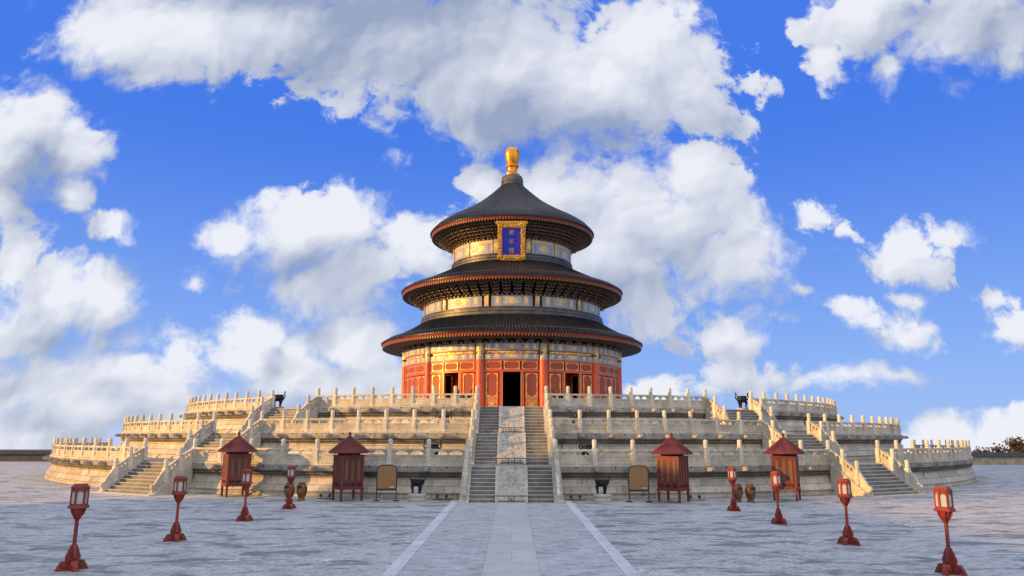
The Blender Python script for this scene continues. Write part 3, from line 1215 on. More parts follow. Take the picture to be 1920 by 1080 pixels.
def corrugated_roof(prof, n, amp, nail_r):
    """tile rows: profile (r,z) from eave to top, n ridges round"""
    sub = 6
    na = n * sub
    pr = np.array(prof)
    d = np.gradient(pr, axis=0)
    nl = np.stack([-d[:, 1], d[:, 0]], 1)
    nl /= np.linalg.norm(nl, axis=1)[:, None]
    nl *= np.sign(nl[:, 1:2] + 1e-9)
    shape = np.array([0, .8, 1.0, .8, 0, -.08])
    a = 2 * np.pi * np.arange(na) / na
    h = np.tile(shape, n)
    m = MB()
    am = amp * np.clip(pr[:, 0] / pr[0, 0], .12, 1)
    rr = pr[None, :, 0] + h[:, None] * nl[None, :, 0] * am[None, :]
    zz = pr[None, :, 1] + h[:, None] * nl[None, :, 1] * am[None, :]
    x = rr * np.sin(a)[:, None]
    y = -rr * np.cos(a)[:, None]
    vs_ = np.stack([x, y, zz], 2).reshape(-1, 3)
    k = len(pr)
    i = np.arange(na)[:, None] * k
    j = ((np.arange(na) + 1) % na)[:, None] * k
    c = np.arange(k - 1)[None, :]
    fs = np.stack([i + c, j + c, j + c + 1, i + c + 1], 2).reshape(-1, 4)
    m.add([tuple(v) for v in vs_.tolist()], fs.tolist())
    # closed tile ends along the eave
    e0 = pr[0]
    ends, ef = [], []
    for t in range(n):
        ac = 2 * math.pi * (t * sub + 2) / na
        w = 2 * math.pi / n * .36
        r = e0[0] + .015
        b = len(ends)
        for kk in range(8):
            an = 2 * math.pi * kk / 8
            ax = ac + w * math.cos(an)
            ends.append((r * math.sin(ax), -r * math.cos(ax), e0[1] + amp * .25 + amp * .85 * math.sin(an)))
        ef.append(list(range(b, b + 8)))
    m.add(ends, ef)
    # nail caps one row in from the edge
    ri = np.interp(nail_r, pr[::-1, 0], pr[::-1, 1])
    for t in range(n):
        ac = 2 * math.pi * (t * sub + 2) / na
        p = (nail_r * math.sin(ac), -nail_r * math.cos(ac), ri + amp * 1.0)
        s = amp * .55
        vs2 = [(p[0] + s * q[0], p[1] + s * q[1], p[2] + s * q[2]) for q in ((1, 0, 0), (0, 1, 0), (-1, 0, 0), (0, -1, 0), (0, 0, 1.6))]
        m.add(vs2, [(0, 1, 4), (1, 2, 4), (2, 3, 4), (3, 0, 4)], None, 1)
    return m


def interp_prof(ctrl, n=18):
    c = np.array(ctrl, float)
    t = np.linspace(0, 1, len(c))
    tt = np.linspace(0, 1, n)
    # smooth through the points
    out = []
    for s in tt:
        k = min(int(s * (len(c) - 1)), len(c) - 2)
        f = s * (len(c) - 1) - k
        p0, p1, p2, p3 = c[max(k - 1, 0)], c[k], c[k + 1], c[min(k + 2, len(c) - 1)]
        out.append(tuple(.5 * ((2 * p1) + (-p0 + p2) * f + (2 * p0 - 5 * p1 + 4 * p2 - p3) * f * f + (-p0 + 3 * p1 - 3 * p2 + p3) * f ** 3)))
    return out


def bracket_mesh(steps, dr, dz, w0, w1):
    """one bracket cluster: crossing arms stepping out and up; -y outward, foot at origin"""
    m = MB()
    m.taper(0, .16, .13, .12, .18, .17)
    for k in range(steps):
        t = k / max(1, steps - 1)
        y = -(k + .6) * dr
        z = .14 + k * dz
        m.box(-.06, .06, y - dr * .75, .15, z - dz * .15, z + dz * .42)                 # arm running outward
        m.add([(-.06, y - dr * .75, z - dz * .15), (.06, y - dr * .75, z - dz * .15), (.06, y - dr * .75, z + dz * .42), (-.06, y - dr * .75, z + dz * .42), (0, y - dr * 1.35, z - dz * .05)],
              [(0, 1, 4), (1, 2, 4), (2, 3, 4), (3, 0, 4)])
        w = (w0 + (w1 - w0) * t) / 2
        m.prism([(-w, z + dz * .42), (-w, z + dz * .20), (-w * .78, z), (w * .78, z), (w, z + dz * .20), (w, z + dz * .42)], y - .07, y + .07)
        for x in (-w * .92, 0, w * .92):
            m.taper(z + dz * .42, z + dz * .80, .055, .06, .085, .085, T(x, y, 0))
    return m.mesh('bracket_set', M_BRACKET, 0)


def build_hall():
    root = thing('round_hall', 'round hall with three dark blue-black tiled roofs, red lattice walls and gold finial', 'temple hall', T(0, 0, FL[3]))
    iv = root.matrix_world.inverted()
    A = lambda name, me, par=root, M=Matrix(): link(name, me, par, (iv @ M) if par is root else M)
    # plinth and floor
    m = MB()
    m.lathe([(14.6, FL[3] - .02), (14.6, HALL_F - .08), (14.5, HALL_F), (.01, HALL_F)], 128)
    A('stone_plinth', m.mesh('stone_plinth', M_CHEEK, 30))

    # ---- columns with painted heads, twelve round; and the inner ring
    cm = MB()
    cm.lathe([(.52, HALL_F), (.52, HALL_F + .12), (.43, HALL_F + .2), (.43, 11.31)], 20)
    cme = cm.mesh('column', M_RED)
    hm = MB()
    hm.lathe([(.45, 11.31), (.45, 12.99)], 20)
    hme = hm.mesh('painted_head', M_PILLAR)
    cb = MB()
    cb.box(-.62, .62, -.42, -.05, 11.93, 12.13)
    cbe = cb.mesh('tie_block', M_RIDGE, 0)
    im = MB()
    im.lathe([(.55, HALL_F), (.5, HALL_F + .3), (.5, 12.9)], 18)
    ime = im.mesh('inner_column', M_RED)
    for k in range(12):
        a = 15 + 30 * k
        c = A('column', cme, root, polar(12.62, a))
        link('painted_head', hme, c)
        link('tie_block', cbe, c)
        A('inner_column', ime, root, polar(8.6, a))
    # dark timber core behind the paintwork
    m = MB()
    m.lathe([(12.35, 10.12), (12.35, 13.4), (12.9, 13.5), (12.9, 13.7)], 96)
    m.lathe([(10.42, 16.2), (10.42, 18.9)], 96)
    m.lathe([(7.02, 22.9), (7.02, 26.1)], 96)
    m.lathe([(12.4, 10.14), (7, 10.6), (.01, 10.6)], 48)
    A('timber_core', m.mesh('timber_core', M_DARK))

    # ---- bays of the ground storey
    lw, lh = 1.36, 3.72
    leaf = MB()                                           # lattice door leaf: stiles and rails
    for x0, x1 in ((-lw / 2, -lw / 2 + .13), (lw / 2 - .13, lw / 2)):
        leaf.box(x0, x1, -.06, .06, 0, lh)
    for z0, z1 in ((0, .14), (.86, .98), (1.24, 1.36), (lh - .14, lh)):
        leaf.box(-lw / 2 + .13, lw / 2 - .13, -.06, .06, z0, z1)
    leaf.box(-lw / 2 + .13, lw / 2 - .13, -.03, .02, .14, .86)
    leaf.box(-lw / 2 + .13, lw / 2 - .13, -.03, .02, .98, 1.24)
    me_leaf = leaf.mesh('lattice_door', M_RED, 0)
    lt = MB()
    lt.box(-lw / 2 + .13, lw / 2 - .13, -.025, .02, 1.36, lh - .14)
    me_lat = lt.mesh('lattice', M_LATTICE, 0)
    gt = MB()                                             # gilt corner mounts and relief
    hx = lw / 2 - .13
    for s in (-1, 1):
        for z0, z1 in ((1.36, 1.75), (2.15, 2.75), (lh - .53, lh - .14)):
            a, b = sorted((s * (hx - .07), s * (hx + .05)))
            gt.box(a, b, -.075, -.06, z0, z1)
        a, b = sorted((s * (hx - .30), s * (hx - .0)))
        gt.box(a, b, -.078, -.06, 1.30, 1.42)
        gt.box(a, b, -.078, -.06, lh - .20, lh - .08)
        a, b = sorted((s * (hx - .03), s * (hx + .03)))
        gt.box(a, b, -.068, -.06, 1.2, lh - .1)
        a, b = sorted((s * (hx - .03), s * (hx + .02)))
        gt.box(a, b, -.07, -.06, .10, .90)
        gt.box(a, b, -.07, -.06, .98, 1.24)
    for z0, z1 in ((.11, .16), (.84, .89), (.97, 1.01), (1.22, 1.26)):
        gt.box(-hx, hx, -.072, -.06, z0, z1)
    for (x, z, r) in ((0, .5, .22), (-.3, .3, .1), (.3, .3, .1), (-.3, .7, .1), (.3, .7, .1), (0, 1.11, .08), (-.28, 1.11, .07), (.28, 1.11, .07)):
        gt.lathe([(.001, .02), (r * .55, .02), (r * .6, .035), (r, .03), (r, 0)], 10, T(x, -.032, z) @ RX(90))
    for z in (.30, .70, 1.11):
        gt.box(-hx, hx, -.05, -.03, z - .02, z + .02)
    for x in (-.3, 0, .3):
        gt.box(x - .02, x + .02, -.05, -.03, .12, .88)
    me_gt = gt.mesh('gilt_trim', M_GOLDTRIM, 0)

    tw, th_ = 1.72, .86
    tr = MB()
    for s in (-1, 1):
        a, b = sorted((s * (tw / 2 - .09), s * tw / 2))
        tr.box(a, b, -.06, .06, 0, th_)
        a, b = sorted((s * th_ / 2 + th_ / 2 - .0, s * (th_ / 2 - .08) + th_ / 2))
        tr.box(-tw / 2 + .09, tw / 2 - .09, -.06, .06, a, b)
    me_tr = tr.mesh('transom_window', M_RED, 0)
    tl = MB()
    tl.box(-tw / 2 + .09, tw / 2 - .09, -.025, .02, .08, th_ - .08)
    me_tl = tl.mesh('lattice', M_LATTICE, 0)
    tg = MB()
    for sx in (-1, 1):
        a, b = sorted((sx * (tw / 2 - .17), sx * (tw / 2 - .05)))
        for z0, z1 in ((.06, .30), (th_ - .30, th_ - .06)):
            tg.box(a, b, -.075, -.06, z0, z1)
        a, b = sorted((sx * (tw / 2 - .42), sx * (tw / 2 - .05)))
        for z0, z1 in ((.03, .12), (th_ - .12, th_ - .03)):
            tg.box(a, b, -.078, -.062, z0, z1)
        a, b = sorted((sx * (tw / 2 - .12), sx * (tw / 2 - .06)))
        tg.box(a, b, -.072, -.06, .28, th_ - .28)
    for z0, z1 in ((.05, .09), (th_ - .09, th_ - .05)):
        tg.box(-tw / 2 + .40, tw / 2 - .40, -.072, -.06, z0, z1)
    me_tg = tg.mesh('gilt_trim', M_GOLDTRIM, 0)

    rW = 12.62
    half = 13.0                                           # degrees covered by a bay each side

    def ang(x):
        return math.degrees(x / rW)

    for k in range(-3, 9):
        c = 30 * k
        front = abs(c) <= 90
        openb = abs(c) <= 30
        fr = MB()
        fr.arc(rW - .16, rW + .10, c - half, c + half, 11.14, 11.312, 10)
        fr.arc(rW - .16, rW + .10, c - half, c + half, 10.04, 10.27, 10)
        if openb:
            for s in (-1, 1):
                fr.arc(rW - .16, rW + .07, c + s * ang(2.02) - ang(.84), c + s * ang(2.02) + ang(.84), HALL_F, HALL_F + .16, 5)
                a, b = sorted((c + s * ang(.96), c + s * ang(1.26)))
                fr.arc(rW - .22, rW + .09, a, b, HALL_F, 10.04, 2)
        else:
            fr.arc(rW - .16, rW + .07, c - half, c + half, HALL_F, HALL_F + .16, 10)
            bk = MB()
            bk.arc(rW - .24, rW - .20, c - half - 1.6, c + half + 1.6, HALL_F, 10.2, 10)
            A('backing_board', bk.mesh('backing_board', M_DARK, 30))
        xs = (-2.04, 2.04) if openb else (-2.13, -.71, .71, 2.13)
        for s in (-1, 1):
            a, b = sorted((c + s * ang(2.80), c + s * ang(2.94)))
            fr.arc(rW - .16, rW + .08, a, b, HALL_F, 11.14, 2)
        A('door_frame', fr.mesh('door_frame', M_RED, 30))
        for x in xs:
            d = A('lattice_door', me_leaf, root, polar(rW - .02, c + ang(x), HALL_F + .24))
            link('lattice', me_lat, d)
            if front:
                link('gilt_trim', me_gt, d)
        for x in (-1.86, 0, 1.86):
            d = A('transom_window', me_tr, root, polar(rW - .02, c + ang(x), 10.275))
            link('lattice', me_tl, d)
            if front:
                link('gilt_trim', me_tg, d)
        if openb:                                         # leaves folded back inside the opening
            for s in (-1, 1):
                A('open_leaf', me_leaf, root, polar(rW - .9, c + s * ang(1.12), HALL_F + .24) @ RZ(90))
            gj = MB()                                     # gilt edge of the opening
            for s in (-1, 1):
                a, b = sorted((c + s * ang(.93), c + s * ang(.985)))
                gj.arc(rW - .1, rW + .105, a, b, HALL_F, 10.03, 1)
            A('gilt_jamb', gj.mesh('gilt_jamb', M_GOLDTRIM, 0))
        # painted beams
        for nm, z0, z1, r, mt in (('painted_beam', 12.27, 12.99, 12.86, M_BEAM), ('painted_strip', 11.90, 12.225, 12.70, M_STRIP), ('painted_beam', 11.33, 11.86, 12.80, M_BEAM)):
            b = MB()
            b.arc(rW - .2, r, c - 12.5, c + 12.5, z0, z1, 12)
            A(nm, b.mesh(nm, mt, 30))
        for (r, z0, z1) in ((10.60, 17.28, 18.40), (7.22, 23.98, 25.55)):
            b = MB()
            b.arc(r - .15, r, c - 12.0, c + 12.0, z0, z1, 10)
            A('painted_beam', b.mesh('painted_beam', M_BAND, 30))
            b = MB()
            w = math.degrees(.24 / r)
            b.arc(r - .15, r + .06, c + 15 - w, c + 15 + w, z0 - .02, z1 + .02, 3)
            A('painted_pillar', b.mesh('painted_pillar', M_PILLAR, 30))
    # small dentil row on top of the paintwork
    for (r, z, n) in ((12.95, 13.0, 150), (10.68, 18.41, 130), (7.30, 25.56, 96)):
        m = MB()
        m.lathe([(r - .2, z), (r - .02, z), (r - .02, z + .12), (r - .3, z + .12)], 96, mi=1)
        for k in range(n):
            m.box(-.09, .09, -.12, .05, .02, .16, polar(r - .02, 360 * k / n, z), 0)
        A('dentil_course', m.mesh('dentil_course', [M_RAFTER, M_SOFFIT], 0))

    # ---- roofs
    roofs = [
        dict(ctrl=[(15.42, 13.92), (14.9, 14.22), (14.0, 14.62), (13.0, 15.10), (12.0, 15.66), (10.9, 16.36)], n=280, re=15.45, ze=13.82, ri=12.9, zi=13.45, br=(12.95, 13.08, 3, .20, .16, .62, .9), soff=12.9),
        dict(ctrl=[(13.28, 20.16), (12.8, 20.44), (11.9, 20.84), (10.8, 21.34), (9.4, 22.03), (8.2, 22.65), (7.3, 23.14)], n=242, re=13.31, ze=20.06, ri=10.6, zi=19.95, br=(10.66, 18.5, 5, .36, .28, .70, 1.05), soff=12.35),
        dict(ctrl=[(9.98, 27.57), (9.5, 28.15), (8.46, 29.0), (7.0, 29.85), (5.53, 30.75), (4.07, 31.75), (2.59, 33.05), (1.32, 34.3)], n=182, re=10.01, ze=27.47, ri=7.2, zi=27.3, br=(7.28, 25.65, 5, .36, .29, .58, .86), soff=9.15),
    ]
    moulds = [
        [(10.98, 16.24), (10.98, 16.44), (10.88, 16.48), (10.88, 16.68), (10.96, 16.72), (10.96, 16.84), (10.80, 16.88), (10.80, 17.06), (10.86, 17.1), (10.86, 17.2), (10.62, 17.26), (10.4, 17.27)],
        [(7.42, 22.98), (7.42, 23.16), (7.33, 23.2), (7.33, 23.40), (7.42, 23.44), (7.42, 23.56), (7.28, 23.6), (7.28, 23.76), (7.36, 23.8), (7.36, 23.88), (7.22, 23.96), (7.0, 23.97)],
    ]
    for k, f in enumerate(roofs):
        m = corrugated_roof(interp_prof(f['ctrl'], 20), f['n'], .14, f['re'] - .75)
        rf = A('tiled_roof', m.mesh('tiled_roof', [M_TILE, M_TILE_CAP], 50))
        e, z = f['re'], f['ze']
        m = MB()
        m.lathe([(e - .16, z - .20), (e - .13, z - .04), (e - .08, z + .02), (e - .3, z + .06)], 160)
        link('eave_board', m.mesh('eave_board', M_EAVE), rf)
        rf_iv = rf.matrix_local
        m = MB()
        nr = f['n'] // 2 * 1
        for t in range(f['n']):
            m.box(-.06, .06, -.02, .8, -.15, 0.0, polar(e - .16, 360 * t / f['n'], z - .215) @ RX(-6))
        link('rafter_tips', m.mesh('rafter_tips', M_RAFTER, 0), rf)
        m = MB()
        br = f['br']
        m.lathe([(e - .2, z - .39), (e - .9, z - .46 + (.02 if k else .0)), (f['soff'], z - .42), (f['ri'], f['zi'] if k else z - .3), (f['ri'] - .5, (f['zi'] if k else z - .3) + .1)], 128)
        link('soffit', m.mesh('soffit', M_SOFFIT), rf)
        me = bracket_mesh(br[2], br[3], br[4], br[5], br[6])
        for t in range(60):
            a = 6 * t + 3
            a = a - 360 if a > 180 else a
            if abs(a) < 98:
                A('bracket_set', me, root, polar(br[0], a, br[1]))
    for mo in moulds:
        m = MB()
        m.lathe(mo, 128)
        A('roof_moulding', m.mesh('roof_moulding', M_RIDGE, 25))
    # crown of the top roof
    m = MB()
    m.lathe([(1.30, 34.15), (1.42, 34.2), (1.46, 34.34), (1.36, 34.42), (1.34, 34.6), (1.40, 34.7), (1.38, 34.85), (1.34, 35.2), (1.22, 35.45), (.98, 35.62), (.6, 35.7)], 48)
    A('roof_crown', m.mesh('roof_crown', M_RIDGE, 30))
    m = MB()
    m.lathe([(.80, 35.55), (.90, 35.66), (.90, 35.80), (.74, 35.92), (.62, 36.05), (.58, 36.25), (.60, 36.55), (.64, 36.68), (.80, 36.74), (.84, 36.86), (.78, 36.98), (.66, 37.04), (.72, 37.25),
             (.84, 37.7), (.94, 38.15), (.97, 38.5), (.93, 38.85), (.80, 39.1), (.55, 39.28), (.25, 39.36), (.001, 39.38)], 40)
    A('gold_finial', m.mesh('gold_finial', M_GOLD))
    return root


build_hall()


# ------------------------------------------------------------------ name plaque
def build_plaque():
    b, t = Vector((-.07, -8.25, 22.95)), Vector((-.07, -9.75, 26.7))
    L = (t - b).length
    tilt = math.degrees(math.atan2(-(t.y - b.y), t.z - b.z))
    RM = T(*b) @ RX(tilt)
    root = thing('name_plaque', 'upright blue plaque in a carved gold frame under the top eave', 'plaque', RM)
    w = 1.54
    m = MB()
    fw, fh0, fh1 = .50, .50, .50
    pts = [((-w, -w + fw), (0, L)), ((w - fw, w), (0, L))]
    m.box(-w, -w + fw, -.30, .0, .0, L)
    m.box(w - fw, w, -.30, .0, .0, L)
    m.box(-w + fw, w - fw, -.29, .0, .0, fh0)
    m.box(-w + fw, w - fw, -.29, .0, L - fh1, L)
    rng = random.Random(5)
    for k in range(120):                                   # carved dragons and clouds in relief
        e = k % 4
        if e == 0:
            x, z = -w + fw * rng.uniform(.12, .88), rng.uniform(.1, L - .1)
        elif e == 1:
            x, z = w - fw * rng.uniform(.12, .88), rng.uniform(.1, L - .1)
        elif e == 2:
            x, z = rng.uniform(-w, w), rng.uniform(.06, fh0 - .06)
        else:
            x, z = rng.uniform(-w, w), L - rng.uniform(.06, fh1 - .06)
        r = rng.uniform(.07, .13)
        m.lathe([(.001, .09), (r * .6, .07), (r, 0), (r, -.03)], 7, T(x, -.30, z) @ RX(90))
    m.box(-w - .12, w + .12, -.34, -.02, L - .02, L + .22)
    for s in (-1, 1):
        m.prism([(s * (w), L + .18), (s * (w + .22), L + .18), (s * (w + .30), L + .05), (s * (w + .14), L - .12), (s * w, L - .2)][::s], -.31, -.05)
    m.prism([(-w + .1, 0), (w - .1, 0), (w - .5, -.12), (-w + .5, -.12)][::-1], -.28, -.04)
    link('frame', m.mesh('frame', M_GOLDFRAME, 30), root)
    m = MB()
    m.box(-w + fw, w - fw, -.10, -.02, fh0, L - fh1)
    pan = link('panel', m.mesh('panel', M_PLAQUE_BLUE, 0), root)
    me = MB()
    for k, ch in enumerate('祈年殿'):
        cu = bpy.data.curves.new('character', 'FONT')
        cu.body = ch
        cu.size = .62
        cu.extrude = .025
        cu.offset = .012
        cu.align_x = 'CENTER'
        cu.resolution_u = 2
        to = bpy.data.objects.new('character', cu)
        COL.objects.link(to)
        bpy.context.view_layer.update()
        dg = bpy.context.evaluated_depsgraph_get()
        tm = bpy.data.meshes.new_from_object(to.evaluated_get(dg))
        bpy.data.objects.remove(to)
        tm.materials.clear()
        tm.materials.append(M_GOLDTRIM)
        tm.name = 'character'
        zc = L - fh1 - (L - fh0 - fh1) * (k + .5) / 3
        link('character', tm, pan, T(0, -.115, zc - .26) @ RX(90))


M_GOLDFRAME = plain('carved_gilt_frame', (.95, .47, .08), .38, metallic=.2, var=.4, scale=7, bump=.6, bscale=14)
build_plaque()


# ------------------------------------------------------------------ lanterns on posts
def build_lamp():
    root = thing('lantern_post', 'x', 'lamp', T())
    # pedestal feet: cross of scrolled blocks
    foot = MB()
    foot.prism([(.02, 0), (.375, 0), (.375, .05), (.345, .07), (.345, .12), (.31, .14), (.29, .19), (.24, .20), (.21, .24), (.02, .26)], -.055, .055)
    fme = foot.mesh('foot', M_REDLAMP, 0)
    sc = MB()
    sc.lathe([(.001, -.085), (.055, -.085), (.06, -.075), (.075, -.085), (.085, -.07), (.085, .07), (.075, .085), (.06, .075), (.055, .085), (.001, .085)], 16, RX(90))
    sme = sc.mesh('scroll', M_REDLAMP)
    fin = MB()
    fin.prism([(.03, .22), (.155, .24), (.185, .31), (.175, .38), (.145, .43), (.13, .50), (.10, .56), (.075, .62), (.03, .66)], -.022, .022)
    for (x, z, r) in ((.105, .32, .05), (.115, .41, .03), (.08, .46, .028)):
        fin.lathe([(.001, -.032), (r, -.032), (r, .032), (.001, .032)], 10, T(x, 0, z) @ RX(90))
    nme = fin.mesh('fin', M_REDLAMP, 30)
    for k in range(4):
        M = RZ(90 * k + 40)
        f = link('foot', fme, root, M)
        link('scroll', sme, f, T(.21, 0, .16))
        link('fin', nme, root, M)
    m = MB()
    m.taper(0, .30, .075, .075, .06, .06)
    m.lathe([(.055, .25), (.05, .64), (.047, 1.0), (.05, 1.27), (.075, 1.29), (.075, 1.32), (.05, 1.33)], 10)
    link('post', m.mesh('post', M_REDLAMP), root)
    # bracket cone of four curved plates under the tray
    m = MB()
    m.lathe([(.05, 1.27), (.10, 1.34), (.145, 1.42), (.18, 1.52), (.185, 1.54)], 6)
    for k in range(6):
        m.prism([(.05, 1.24), (.10, 1.32), (.17, 1.42), (.205, 1.54), (.05, 1.54)], -.012, .012, RZ(60 * k))
    link('bracket_cone', m.mesh('bracket_cone', M_REDLAMP, 25), root)
    m = MB()
    m.lathe([(.001, 1.54), (.235, 1.54), (.255, 1.555), (.255, 1.60), (.24, 1.62), (.001, 1.62)], 6)
    link('tray', m.mesh('tray', M_REDLAMP, 20), root)
    LR = .192
    ln = MB()
    for k in range(6):
        a = R(60 * k)
        x, y = LR * math.sin(a), -LR * math.cos(a)
        ln.box(-.024, .024, -.024, .024, 1.62, 2.06, T(x, y, 0) @ RZ(60 * k))
        M = RZ(60 * k + 30)
        hy = LR * math.cos(R(30))
        ln.box(-.094, .094, -hy - .014, -hy + .014, 1.62, 1.665, M)
        ln.box(-.094, .094, -hy - .014, -hy + .014, 1.985, 2.06, M)
        for s in (-1, 1):
            a0, b0 = sorted((s * .042, s * .085))
            ln.box(a0, b0, -hy - .010, -hy + .010, 1.955, 1.985, M)
    ln.lathe([(.001, 2.06), (.212, 2.06), (.222, 2.075), (.222, 2.10), (.18, 2.125), (.17, 2.165), (.001, 2.17)], 6)
    lo = link('lantern', ln.mesh('lantern', M_REDLAMP, 20), root)
    hy = LR * math.cos(R(30))
    g = MB()
    g.box(-.082, .082, -hy + .0, -hy + .012, 1.665, 1.985)
    gme = g.mesh('glass_pane', M_GLASS, 0)
    for k in range(6):
        link('glass_pane', gme, lo, RZ(60 * k + 30))
    return root


lamp0 = build_lamp()
LAMPS = [  # x, distance from the camera, height factor, label
    (-11.39, 20.55, 1.0, 0, 'nearest red lantern post on the left, standing lowest in the picture'),
    (-11.17, 26.15, .965, 0, 'second red lantern post from the left, in front of the left flanking staircase'),
    (-11.01, 32.31, .955, 0, 'third red lantern post from the left, in front of the leftmost red cabinet'),
    (-10.74, 37.73, .935, 0, 'small red lantern post on the left, standing in front of two bronze urns'),
    (11.25, 20.31, 1.0, 0, 'nearest red lantern post on the right, glowing orange in the sun, lowest in the picture'),
    (11.03, 25.76, .965, 0, 'red lantern post in front of the right flanking staircase, second from the right'),
    (10.83, 31.71, .955, 0, 'red lantern post in front of the rightmost red cabinet'),
    (10.58, 37.19, .935, 0, 'small red lantern post on the right, standing before two golden urns'),
]
for k, (x, d, s, rz, lab) in enumerate(LAMPS):
    o = lamp0 if k == 0 else copy_tree(lamp0)
    o.location = (x, d - CAM_D, 0)
    o.rotation_euler = (R((.5, -.6, .4, .3, -.4, .6, .2, -.5)[k]), R((.4, .3, -.5, .6, .5, -.3, -.6, .4)[k]), R((3, -4, 5, 0, -2, 4, -5, 2)[k]))
    o.scale = (s, s, s)
    tag(o, lab, 'lamp', 'red lantern posts lining the path')


# ------------------------------------------------------------------ red cabinets on legs
def build_cabinet():
    root = thing('lattice_cabinet', 'x', 'cabinet', T())
    a = .645
    for sx in (-1, 1):
        for sy in (-1, 1):
            m = MB()
            m.box(-.055, .055, -.055, .055, 0, 2.42)
            link('leg', m.mesh('leg', M_REDDARK, 0), root, T(sx * (a - .055), sy * (a - .055), 0))
    m = MB()
    for k in range(4):
        M = RZ(90 * k)
        m.box(-a + .11, a - .11, -a + .012, -a + .06, .66, .78, M)         # bottom rail
        m.box(-a - .03, a + .03, -a - .03, -a + .012, .60, .68, M)
        m.box(-a + .11, a - .11, -a + .012, -a + .06, .94, 1.04, M)
        m.box(-a + .11, a - .11, -a + .012, -a + .06, 2.24, 2.42, M)
        m.box(-a - .02, a + .02, -a - .02, -a + .012, 2.36, 2.44, M)
        for t in range(4):
            x = -a + .11 + (2 * a - .22) * t / 3
            m.box(x - .03, x + .03, -a + .014, -a + .055, .78, 2.24, M)
        m.box(-a + .11, a - .11, -a + .030, -a + .06, 1.04, 2.24, M)
        for t in range(3):                                              # raised moulding round each lattice
            x = (2 * a - .22) * (t - 1) / 3
            for x0, x1, z0, z1 in ((-.12, -.085, 1.06, 2.22), (.085, .12, 1.06, 2.22), (-.085, .085, 1.06, 1.10), (-.085, .085, 2.18, 2.22)):
                m.box(x + x0, x + x1, -a + .008, -a + .030, z0, z1, M)
        for x in (-.30, .30):                                           # fretwork in the low strip
            m.box(x - .16, x + .16, -a + .02, -a + .05, .83, .87, M)
    m.box(-a + .05, a - .05, -a + .05, a - .05, .70, .74)
    m.box(-a + .05, a - .05, -a + .05, a - .05, 2.40, 2.43)
    link('frame', m.mesh('frame', M_REDDARK, 0), root)
    m = MB()
    m.box(-.085, .085, -.008, .008, 1.10, 2.18)
    pme = m.mesh('lattice_panel', M_LATTICE_GOLD, 0)
    m = MB()
    m.box(-a + .11, a - .11, -.01, .01, .79, .93)
    dme = m.mesh('dark_strip', M_DARK, 0)
    for k in range(4):
        for t in range(3):
            x = (2 * a - .22) * (t - 1) / 3
            link('lattice_panel', pme, root, RZ(90 * k) @ T(x, -a + .026, 0))
        link('dark_strip', dme, root, RZ(90 * k) @ T(0, -a + .07, 0))
    m = MB()
    n = 72
    prof = [(1.12, 2.56), (1.10, 2.60), (.86, 2.80), (.60, 3.02), (.34, 3.24), (.12, 3.40)]
    m.lathe([(.5, 2.50), (1.08, 2.53), (1.12, 2.56)], n)
    m.lathe(prof, n)
    for k in range(n):                                                  # battens like thatch ribs
        an = R(360 * k / n)
        s, c = math.sin(an), -math.cos(an)
        m.tube([(1.11 * s, 1.11 * c, 2.60), (.61 * s, .61 * c, 3.03), (.13 * s, .13 * c, 3.41)], [.016, .013, .006], 4)
    rf = link('roof', m.mesh('roof', M_REDDARK, 40), root)
    m = MB()
    m.lathe([(.14, 3.38), (.13, 3.43), (.07, 3.47), (.055, 3.52), (.09, 3.56), (.095, 3.60), (.06, 3.65), (.02, 3.70), (.001, 3.72)], 14)
    link('finial', m.mesh('finial', M_REDDARK), rf)
    m = MB()
    m.lathe([(.66, 2.44), (.66, 2.53)], 8)
    link('neck', m.mesh('neck', M_DARK, 0), root)
    return root


cab0 = build_cabinet()
for k, (px, d, rz, lab) in enumerate([
        (444, 45.3, 33, 'leftmost red lattice cabinet with conical roof, in front of the left flanking staircase'),
        (654, 42.8, 34, 'red lattice cabinet with conical roof beside the left brown notice board'),
        (1262.5, 42.4, -36, 'red lattice cabinet with conical roof beside the right brown notice board'),
        (1474, 43.6, -28, 'rightmost red lattice cabinet with conical roof, in front of the right flanking staircase')]):
    o = cab0 if k == 0 else copy_tree(cab0)
    zc = d * math.cos(R(PITCH)) + (1.5 - CAM_H) * math.sin(R(PITCH))
    o.location = ((px - 960) / FPX * zc, d - CAM_D, 0)
    o.rotation_euler = (0, 0, R(rz))
    tag(o, lab, 'cabinet', 'red cabinets along the foot of the terrace')


def at(px, d, z=1.0):
    zc = d * math.cos(R(PITCH)) + (z - CAM_H) * math.sin(R(PITCH))
    return (px - 960) / FPX * zc


